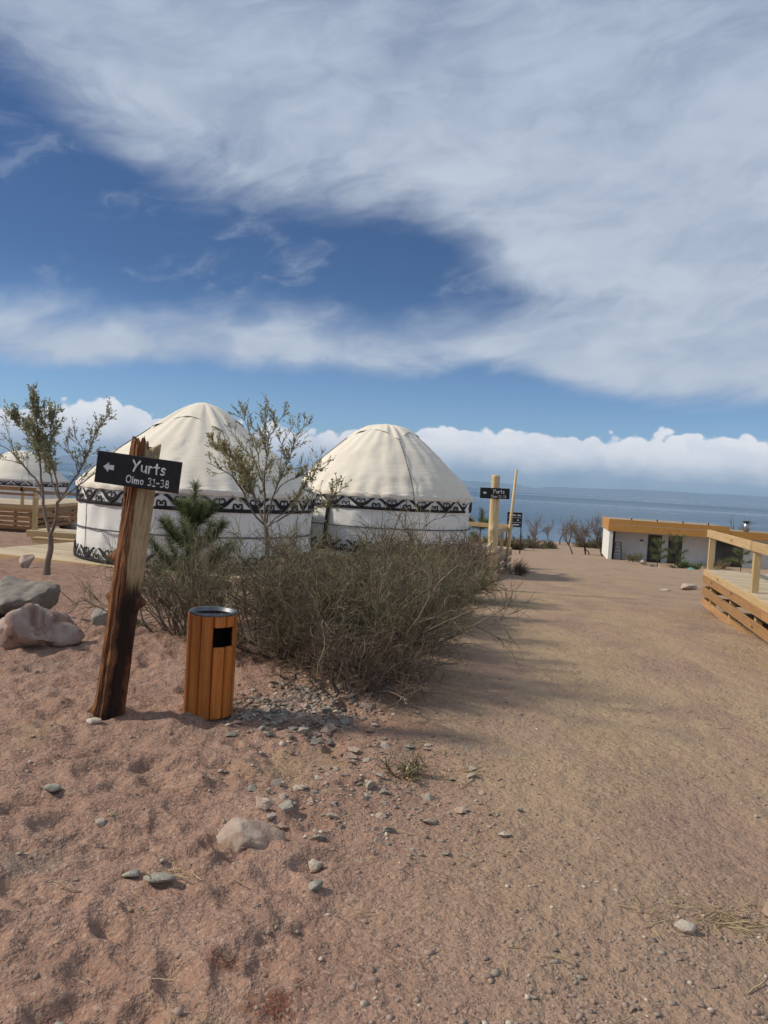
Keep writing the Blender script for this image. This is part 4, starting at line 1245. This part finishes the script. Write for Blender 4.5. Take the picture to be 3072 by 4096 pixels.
G_ = 'dry shrubs between the bin and the grey deck'
shrub(-.12, 6.15, .80, .70, 1.14, 52, 'tallest olive dry bush in the middle, its foot in the stone heap', 'shrub', 101, ('twig_grey', 'twig_olive'), 14, 6, 1.12, (.0, -.06), group=G_)
shrub(-.12, 5.45, .50, .35, .55, 22, 'low tangled front skirt of dry twigs at the foot of the tallest bush', 'shrub', 102, ('twig_grey', 'twig_brown'), 11, 5, 1.6, (.25, -.10), group=G_, twig=.2)
shrub(-.95, 6.7, .75, .65, .98, 36, 'sparser dark bush right behind the orange bin', 'shrub', 103, ('twig_brown', 'twig_olive'), 12, 5, 1.25, group=G_)
shrub(-1.75, 7.1, .75, .6, .90, 34, 'thin see-through bush between the bark signpost and the bin', 'shrub', 104, ('twig_grey', 'twig_olive'), 10, 5, 1.25, (-.05, 0), group=G_)
shrub(.40, 7.4, .66, .62, .92, 38, 'olive bush leaning out over the track, right of the tallest bush', 'shrub', 105, ('twig_brown', 'twig_olive'), 13, 7, 1.05, (.0, -.03), group=G_)
shrub(.10, 9.0, .85, .8, .98, 36, 'yellowish bush behind the tallest one, in front of the middle yurt', 'shrub', 106, ('twig_brown', 'twig_olive'), 14, 6, 1.1, group=G_, thick=1.25)
shrub(-.95, 9.2, .9, .8, 1.02, 32, 'greenish bush in front of the gap between the two large yurts', 'shrub', 107, ('twig_brown', 'twig_olive'), 13, 6, 1.1, group=G_, thick=1.25)
shrub(1.08, 12.2, .68, .8, 1.04, 58, 'greyish brown bush beside the pale signpost', 'shrub', 108, ('twig_grey', 'twig_brown'), 14, 6, 1.05, group=G_, thick=1.6)
shrub(.25, 12.6, .8, .8, .78, 30, 'dull bush in front of the right half of the middle yurt wall', 'shrub', 109, ('twig_grey', 'twig_brown'), 12, 6, 1.05, group=G_, thick=1.5)
shrub(.80, 9.9, .55, .5, .74, 34, 'low bush at the track edge before the pale signpost', 'shrub', 110, ('twig_grey', 'twig_olive'), 12, 6, 1.2, (.08, 0), group=G_, thick=1.3)
shrub(.20, 4.05, .12, .10, .13, 9, 'little broken dry sprig on the track edge below the bushes', 'shrub', 111, ('straw', 'twig_olive'), 5, 3, 2.2, (.15, -.45), twig=.09, group=G_)
shrub(3.72, 20.9, .3, .25, .34, 12, 'tiny dry sprig at the corner of the grey raised deck', 'shrub', 112, ('twig_brown', 'twig_brown'), 9, 4, 1.2, thick=1.6)

shrub(-.30, 6.25, .95, .55, .46, 40, 'dark low tangle of dead twigs under the tallest bush', 'shrub', 113, ('bark_dark', 'twig_brown'), 12, 5, 2.0, (0, -.1), group=G_, twig=.2)

def leaves_at(p, d, rng, l=(.028, .05), w=.24, per=1):
    n = len(p)
    d = unit(d); s = unit(np.cross(d, rng.normal(size=(n, 3))))
    L = rng.uniform(*l, n)[:, None]; W = L * w
    up = np.cross(d, s) * L * .12
    V = np.stack([p, p + d * L * .5 + s * W + up, p + d * L, p + d * L * .5 - s * W + up], 1).reshape(-1, 3)
    F = np.arange(n * 4).reshape(-1, 4)
    return V, F
def resample(pts, n):
    p = np.array(pts, float); d = np.concatenate([[0], np.cumsum(np.linalg.norm(np.diff(p, axis=0), axis=1))])
    # gentle smoothing through the joints
    q = np.linspace(0, d[-1], n)
    return np.stack([np.interp(q, d, p[:, k]) for k in range(3)], -1)
def limb_tree(lines, label, cat, seed, bark, leafm, twig_len, leaf, dens, name='young_tree', group=None):
    rng = np.random.default_rng(seed)
    base = np.array(lines[0][0][0]); root = empty(name, tuple(base)); tag(root, label, cat, group)
    wood_ = MB(); tw = MB(); lv = MB()
    first = True
    for pts, (ra, rb), f in lines:
        P = resample(pts, 14) - base
        k = rng.normal(0, 1, (14, 3)); k = (k + np.roll(k, 1, 0) + np.roll(k, -1, 0)) / 3
        P[1:-1] += k[1:-1] * (.018 if not first else .004)
        rad = np.linspace(ra, rb, 14) * ((.64 if first else .62) if lines is TREE1 else (.60 if first else .46))
        if first:
            MB().tubes(P[None], rad[None] * (1 + .35 * np.exp(-np.arange(14) / 1.3))[None], 10).build('trunk', M[bark], root, True); first = False
            continue
        wood_.tubes(P[None], rad[None], 7)
        if f == 0: n_t = 3
        else: n_t = int(dens * (5, 9, 17, 30)[f])
        L = np.linalg.norm(np.diff(P, axis=0), axis=1).sum()
        n_t = max(2, int(n_t * L))
        p, t, fr = along(P[None], n_t, .28, 1.0, rng)
        D = t * .9 + rng.normal(0, .48, t.shape) + np.array([0, 0, .32])
        T1 = wander(p, D, twig_len * rng.uniform(.45, 1.15, n_t) * (1.15 - .5 * fr), 6, rng, .3, .35)
        tw.tubes(T1, np.linspace(1, .4, 6)[None] * rng.uniform(.0022, .0036, n_t)[:, None], 3)
        p, t, fr = along(T1, 5, .2, .95, rng)
        T2 = wander(p, t + rng.normal(0, .45, t.shape) + np.array([0, 0, .2]), twig_len * .42 * rng.uniform(.4, 1.1, len(p)), 4, rng, .3, .2)
        tw.tubes(T2, np.linspace(1, .5, 4)[None] * np.full((len(p), 1), .0020), 3)
        if f:
            for Q, per in ((T2, (0, 5, 7, 9)[f]), (T1, (0, 5, 7, 9)[f])):
                p, t, fr = along(Q, per, .1, 1.0, rng)
                keep = rng.random(len(p)) < (0, .75, .95, 1)[f]
                V, F = leaves_at(p[keep], t[keep] + rng.normal(0, .55, t[keep].shape), rng, leaf)
                lv.raw(V, [F])
    wood_.build('limbs', M[bark], root, True)
    cr = empty('crown'); cr.parent = root
    tag(tw.build('twigs', M[bark], cr), kind='stuff'); tag(lv.build('leaves', M[leafm], cr), kind='stuff')
    return root
TREE1 = [([(-5.39, 12.38, -0.27), (-5.37, 12.38, -0.06), (-5.33, 12.38, 0.14), (-5.34, 12.38, 0.34)], (0.085, 0.062), 0), ([(-5.34, 12.38, 0.34), (-5.4, 12.4, 0.48), (-5.47, 12.43, 0.63), (-5.5, 12.46, 0.82), (-5.54, 12.48, 1.02)], (0.045, 0.034), 0), ([(-5.34, 12.38, 0.34), (-5.27, 12.35, 0.59), (-5.22, 12.31, 0.82), (-5.18, 12.28, 0.94)], (0.048, 0.038), 0), ([(-5.54, 12.48, 1.02), (-5.68, 12.54, 1.2), (-5.88, 12.6, 1.41), (-6.1, 12.66, 1.61), (-6.27, 12.72, 1.71), (-6.42, 12.78, 1.76)], (0.032, 0.012), 1), ([(-5.54, 12.48, 1.02), (-5.56, 12.43, 1.19), (-5.56, 12.38, 1.41), (-5.54, 12.32, 1.61), (-5.54, 12.27, 1.8), (-5.55, 12.22, 2.08), (-5.6, 12.17, 2.37), (-5.64, 12.12, 2.55)], (0.03, 0.008), 3), ([(-5.55, 12.48, 0.97), (-5.65, 12.41, 1.04), (-5.78, 12.34, 1.06), (-5.86, 12.27, 1.13)], (0.016, 0.005), 0), ([(-5.18, 12.28, 0.94), (-5.32, 12.37, 1.15), (-5.42, 12.47, 1.32), (-5.54, 12.56, 1.47), (-5.65, 12.65, 1.66), (-5.84, 12.75, 1.9), (-6.03, 12.84, 2.1)], (0.028, 0.008), 3), ([(-5.18, 12.28, 0.94), (-5.2, 12.28, 1.1), (-5.23, 12.27, 1.27), (-5.27, 12.27, 1.4), (-5.35, 12.26, 1.54), (-5.38, 12.26, 1.76), (-5.36, 12.26, 2.05), (-5.34, 12.25, 2.24)], (0.028, 0.008), 3), ([(-5.18, 12.28, 0.94), (-5.08, 12.3, 1.13), (-4.93, 12.33, 1.35), (-4.84, 12.35, 1.6), (-4.78, 12.38, 1.79), (-4.71, 12.4, 2.0), (-4.59, 12.43, 2.21), (-4.51, 12.45, 2.41)], (0.032, 0.008), 2), ([(-5.16, 12.28, 0.95), (-4.97, 12.17, 1.09), (-4.79, 12.06, 1.2), (-4.61, 11.94, 1.31), (-4.38, 11.83, 1.49), (-4.16, 11.72, 1.61)], (0.024, 0.007), 1), ([(-4.91, 12.28, 1.35), (-4.99, 12.39, 1.54), (-5.11, 12.51, 1.69), (-5.24, 12.62, 1.83), (-5.35, 12.73, 2.03)], (0.014, 0.005), 1), ([(-4.81, 12.28, 1.6), (-4.9, 12.33, 1.79), (-5.02, 12.38, 1.98), (-5.08, 12.43, 2.13)], (0.013, 0.005), 1), ([(-5.92, 12.68, 1.41), (-5.97, 12.5, 1.49), (-6.06, 12.32, 1.53), (-6.07, 12.14, 1.57)], (0.012, 0.005), 1), ([(-6.14, 12.73, 1.61), (-6.2, 12.75, 1.78), (-6.26, 12.77, 1.93), (-6.32, 12.78, 2.03)], (0.012, 0.005), 1), ([(-5.59, 12.38, 1.8), (-5.71, 12.29, 1.9), (-5.82, 12.2, 2.07), (-5.87, 12.1, 2.17)], (0.014, 0.005), 3), ([(-5.59, 12.38, 1.8), (-5.53, 12.36, 2.05), (-5.49, 12.34, 2.21), (-5.47, 12.31, 2.39)], (0.014, 0.005), 2)]

TREE2 = [([(-1.25, 8.6, 0.31), (-1.27, 8.6, 0.6), (-1.29, 8.6, 0.82), (-1.31, 8.6, 0.97)], (0.05, 0.04), 0), ([(-1.31, 8.6, 0.97), (-1.43, 8.56, 1.12), (-1.55, 8.52, 1.32), (-1.69, 8.48, 1.52), (-1.82, 8.44, 1.58), (-1.96, 8.4, 1.64)], (0.026, 0.007), 2), ([(-1.31, 8.6, 0.97), (-1.43, 8.66, 1.24), (-1.57, 8.73, 1.44), (-1.69, 8.79, 1.6), (-1.87, 8.85, 1.74), (-2.02, 8.91, 1.88)], (0.022, 0.006), 3), ([(-1.31, 8.6, 0.99), (-1.38, 8.5, 1.19), (-1.49, 8.4, 1.47), (-1.64, 8.29, 1.69), (-1.72, 8.19, 1.77)], (0.018, 0.006), 3), ([(-1.33, 8.6, 1.01), (-1.35, 8.62, 1.3), (-1.38, 8.64, 1.48), (-1.5, 8.66, 1.71), (-1.66, 8.68, 1.84), (-1.79, 8.7, 2.02)], (0.026, 0.006), 1), ([(-1.37, 8.6, 1.48), (-1.44, 8.66, 1.71), (-1.54, 8.71, 1.95), (-1.6, 8.77, 2.09), (-1.68, 8.83, 2.24)], (0.016, 0.005), 2), ([(-1.33, 8.6, 1.13), (-1.34, 8.52, 1.48), (-1.32, 8.44, 1.74), (-1.34, 8.37, 1.98), (-1.35, 8.29, 2.24)], (0.022, 0.005), 2), ([(-1.34, 8.6, 1.74), (-1.27, 8.45, 1.95), (-1.21, 8.3, 2.11), (-1.13, 8.16, 2.18)], (0.013, 0.004), 2), ([(-1.3, 8.6, 1.01), (-1.24, 8.55, 1.31), (-1.16, 8.51, 1.53), (-1.08, 8.46, 1.73), (-0.99, 8.42, 1.94), (-0.9, 8.37, 2.12)], (0.024, 0.005), 2), ([(-1.18, 8.6, 1.53), (-1.2, 8.65, 1.77), (-1.17, 8.7, 1.97), (-1.07, 8.76, 2.12)], (0.013, 0.004), 1), ([(-1.24, 8.6, 1.33), (-1.08, 8.62, 1.5), (-0.92, 8.64, 1.58), (-0.73, 8.66, 1.65)], (0.016, 0.005), 2), ([(-1.29, 8.6, 0.96), (-1.14, 8.53, 1.06), (-0.96, 8.46, 1.14), (-0.78, 8.39, 1.18), (-0.61, 8.32, 1.3), (-0.45, 8.25, 1.47)], (0.022, 0.006), 2), ([(-1.29, 8.6, 0.96), (-1.08, 8.58, 1.15), (-0.95, 8.57, 1.3), (-0.89, 8.55, 1.51), (-0.82, 8.53, 1.65)], (0.016, 0.005), 2), ([(-0.97, 8.9, 1.1), (-0.88, 8.86, 1.33), (-0.81, 8.81, 1.63), (-0.77, 8.77, 1.78)], (0.012, 0.004), 1), ([(-1.35, 8.6, 1.3), (-1.45, 8.57, 1.44), (-1.52, 8.55, 1.52), (-1.53, 8.52, 1.59)], (0.01, 0.004), 2)]
limb_tree(TREE1, 'young tree with silvery green leaves and forked grey trunk beside the low deck, far left', 'tree', 301, 'bark_grey', 'leaf', .34, (.026, .048), 1.05)
limb_tree(TREE2, 'slender many stemmed young tree rising out of the bushes between the two large yurts', 'tree', 302, 'bark_grey', 'leaf_olive', .26, (.016, .031), 1.2)

def young_pine(x, y, h, wid, label, seed, whorls, needle=.13, dens=1.0, group=None, lean=(0, 0)):
    """whorls: list of (height fraction, reach, rise) with five arms or explicit angles"""
    rng = np.random.default_rng(seed)
    z0 = gpt(x, y) - .03
    root = empty('young_pine', (x, y, z0)); tag(root, label, 'pine tree', group)
    lead = np.stack([np.linspace(0, lean[0], 9) , np.linspace(0, lean[1], 9), np.linspace(0, h * .93, 9)], -1); lead[1:-1, :2] += rng.normal(0, .012, (7, 2))
    MB().tubes(lead[None], (np.linspace(.024, .009, 9) * h / 1.6)[None], 7).build('trunk', M['bark_dark'], root, True)
    arms = [lead[5:]]
    for hf, reach, rise, angs in whorls:
        c = np.array([np.interp(hf * h, lead[:, 2], lead[:, k]) for k in range(3)])
        for a in angs:
            a = math.radians(a) + rng.normal(0, .1)
            t = np.linspace(0, 1, 7)[:, None]
            d = np.array([math.cos(a), math.sin(a), 0])
            P = c + d * t * reach * wid + np.array([0, 0, 1.0]) * (t * .35 + t * t * .65) * rise * h
            arms.append(P)
    br = MB(); nd = MB()
    for i, P in enumerate(arms):
        if i: br.tubes(P[None], (np.linspace(.012, .006, len(P)) * h / 1.6)[None], 5)
        n = int(330 * dens * (1.25 if i == 0 else 1))
        p, t, f = along(P[None], n, .28 if i else .0, 1.0, rng)
        D = unit(t * .55 + unit(rng.normal(size=t.shape)) * .85 + np.array([0, 0, .25]))
        N = wander(p, D, needle * rng.uniform(.5, 1.1, n), 3, rng, .2, -.18)
        nd.tubes(N, np.array([[1, .9, .25]]) * np.full((n, 1), .0017 * needle / .13), 3)
    if br.n: br.build('arms', M['bark_dark'], root, True)
    cr = empty('crown'); cr.parent = root
    tag(nd.build('needles', M['needle'], cr), kind='stuff')
    return root
young_pine(-1.97, 8.0, 1.60, 1.25, 'young green pine with upright leader, between the bark signpost and the large yurt', 401,
           [(.66, .15, .15, (10, 70, 130, 190, 250, 310)), (.50, .27, .19, (-20, 40, 100, 160, 200, 262, 310)), (.33, .36, .22, (-8, 40, 90, 140, 182, 235, 280, 325)), (.18, .32, .2, (20, 80, 130, 180, 230, 290, 340))], .125, 1.5)
young_pine(3.2, 25.2, 2.0, 1.0, 'small pine half hidden behind the pale signpost', 402, [(.62, .5, .15, (0, 70, 150, 215, 290)), (.38, .6, .14, (30, 100, 180, 250, 330))], .24, .9)
young_pine(16.6, 46.2, 1.95, 1.0, 'left of two thin young pines before the white building doors', 403, [(.75, .35, .12, (10, 130, 250)), (.5, .5, .12, (60, 180, 300)), (.3, .4, .1, (0, 120, 240))], .26, .45)
young_pine(17.5, 45.8, 2.3, 1.0, 'right and taller of two thin young pines before the white building doors', 404, [(.72, .45, .25, (0, 130, 250)), (.45, .75, .12, (5, 120, 200)), (.3, .6, .1, (60, 180, 300))], .26, .5)
young_pine(19.9, 42.5, 1.7, 1.0, 'dark little pine seen under the handrail before the big window', 405, [(.7, .45, .15, (0, 120, 200)), (.45, .9, .08, (0, 90, 178, 250))], .26, .6)
young_pine(22.6, 43.0, 1.8, 1.0, 'pine cut by the right picture edge before the white end wall', 406, [(.6, .6, .15, (0, 60, 120, 180, 240, 300)), (.35, .8, .12, (30, 90, 150, 210, 270, 330))], .28, .8)

def bare_tree(x, y, h, label, seed, spread=.55, forks=5, cat='tree', leaves=0, group=None, thick=1.0, stems=1):
    rng = np.random.default_rng(seed)
    z0 = gpt(x, y) - .05
    root = empty('bare_tree', (x, y, z0)); tag(root, label, cat, group)
    tr = MB(); tw = MB()
    for s in range(stems):
        D = np.array([[rng.normal(0, .22) , rng.normal(0, .2), 1.0]])
        S0 = np.array([[rng.normal(0, .12) * (stems > 1), rng.normal(0, .12) * (stems > 1), 0]])
        T0 = wander(S0, D, np.array([h * .48]), 7, rng, .5)
        tr.tubes(T0, np.linspace(.055, .035, 7)[None] * thick * h / 2.6, 7)
        p, t, f = along(T0, forks, .55, 1.0, rng)
        D1 = t + rng.normal(0, spread, t.shape) * [1, 1, .4] + np.array([0, 0, .25])
        T1 = wander(p, D1, h * rng.uniform(.34, .56, len(p)), 7, rng, .35, .25)
        tw.tubes(T1, np.linspace(.026, .012, 7)[None] * np.full((len(p), 1), thick * h / 2.6), 4)
        p, t, f = along(T1, 9, .2, 1.0, rng)
        T2 = wander(p, t + rng.normal(0, .5, t.shape) + [0, 0, .25], h * rng.uniform(.12, .28, len(p)), 5, rng, .35, .2)
        tw.tubes(T2, np.linspace(.012, .006, 5)[None] * np.full((len(p), 1), thick * h / 2.6), 3)
        p, t, f = along(T2, 5, .2, 1.0, rng)
        T3 = wander(p, t + rng.normal(0, .5, t.shape) + [0, 0, .2], h * rng.uniform(.05, .14, len(p)), 4, rng, .3, .1)
        tw.tubes(T3, np.linspace(.007, .004, 4)[None] * np.full((len(p), 1), thick * h / 2.6), 3)
    tr.build('trunk', M['bark_dark'], root, True)
    tag(tw.build('crown', M['twig_grey'], root), kind='stuff')
    return root
GB = 'bare trees along the lake shore'
for x, y, h, sd, lab in ((16.3, 82, 3.0, 501, 'leftmost bare shore tree, with a dark curved trunk'), (18.0, 83, 2.6, 502, 'second bare shore tree from the left, thin and pale'),
                         (18.9, 82, 3.2, 503, 'widest bare shore tree in the middle of the row by the lake'), (19.9, 82, 2.8, 504, 'bare shore tree just right of the widest one'),
                         (21.4, 84, 2.6, 505, 'rightmost thin bare shore tree, apart from the row'), (13.0, 66, 2.4, 506, 'bare tree seen just right of the black notice board')):
    bare_tree(x, y, h, lab, sd, .55, 6, group=GB, thick=.9)
bare_tree(14.6, 58.8, 2.6, 'slender bare sapling alone on the end of the track', 507, .4, 5)
bare_tree(17.0, 58.6, 3.1, 'dense bare thicket tree at the left end of the white building', 508, .6, 6, stems=4, thick=.8)
bare_tree(15.9, 60.0, 2.6, 'lower bare thicket tree left of the dense one by the building', 509, .6, 6, stems=3, thick=.8)
bare_tree(26.2, 58, 3.3, 'bare tree top showing above the roof at the right edge', 510, .5, 6, stems=2)
GH = 'low scrub across the end of the track'
for x, y, rx, h, sd, lab in ((12.3, 69.5, 2.2, .9, 601, 'left low dark scrub mound at the end of the track'), (14.6, 71.5, 2.4, .85, 602, 'middle low dark scrub mound under the shore trees'),
                             (21.5, 78, 2.6, .9, 603, 'right low scrub mound behind the lone sapling'), (10.0, 62, 1.8, .9, 604, 'low scrub by the foot of the notice board'), (18.6, 57.2, 1.2, .9, 605, 'small green scrub at the left end of the white building')):
    shrub(x, y, rx, 1.2, h, 46, lab, 'scrub', sd, ('twig_brown', 'twig_olive'), 12, 6, 1.5, thick=5.5, group=GH, twig=.35, name='scrub')
shrub(16.5, 50.2, .8, .4, .6, 16, 'wispy dry grass tuft against the white building wall', 'shrub', 606, ('straw', 'twig_olive'), 8, 4, 1.3, thick=3.0)
shrub(18.6, 46.6, 1.0, .6, .55, 26, 'dark low plant on the slope before the second door', 'shrub', 607, ('twig_brown', 'needle'), 10, 6, 1.4, thick=4.0)
shrub(21.0, 48.0, .9, .5, .7, 18, 'dry grass tuft under the big window', 'shrub', 608, ('straw', 'twig_olive'), 8, 4, 1.2, thick=3.0)
sk = rock_mesh(900, (.62, .5, .5), 4, 3, .22)
green = simple('green_plastic', (.06, .30, .20), (.10, .42, .30), 6, .35, .3)
tag(link('rubbish_sack', sk, green, None, (17.75, 44.0, gpt(17.75, 44.0) + .2)), 'shiny green plastic sack on the ground before the white building', 'sack')

# dry straw and twig litter
def litter():
    rng = np.random.default_rng(55)
    mb = MB()
    for cx, cy, n, sx, sy in ((1.25, 2.83, 60, .13, .06), (1.42, 2.78, 26, .06, .05), (1.53, 2.55, 26, .05, .04), (-.72, 2.86, 14, .05, .04), (.45, 4.2, 40, .12, .14), (.3, 4.8, 60, .35, .3), (-1.3, 5.2, 40, .3, .3), (0, 3.6, 60, .9, .9), (1.0, 3.2, 40, .7, .9), (-1.2, 3.0, 30, .6, .8)):
        x = rng.normal(cx, sx, n); y = rng.normal(cy, sy, n)
        S = np.stack([x, y, ground_z(x, y) + rng.uniform(.003, .012, n)], -1)
        a = rng.uniform(0, 6.28, n); D = np.stack([np.cos(a), np.sin(a), rng.uniform(-.05, .22, n)], -1)
        P = wander(S, D, rng.uniform(.03, .13, n), 4, rng, .25)
        P[:, :, 2] = np.maximum(P[:, :, 2], ground_z(P[:, :, 0].ravel(), P[:, :, 1].ravel()).reshape(n, 4) + .003)
        mb.tubes(P, np.full((n, 4), 1.0) * rng.uniform(.0009, .0024, n)[:, None], 3)
    tag(mb.build('straw_litter', M['straw']), 'dry straw and twig bits strewn on the ground', 'straw', kind='stuff')
litter()
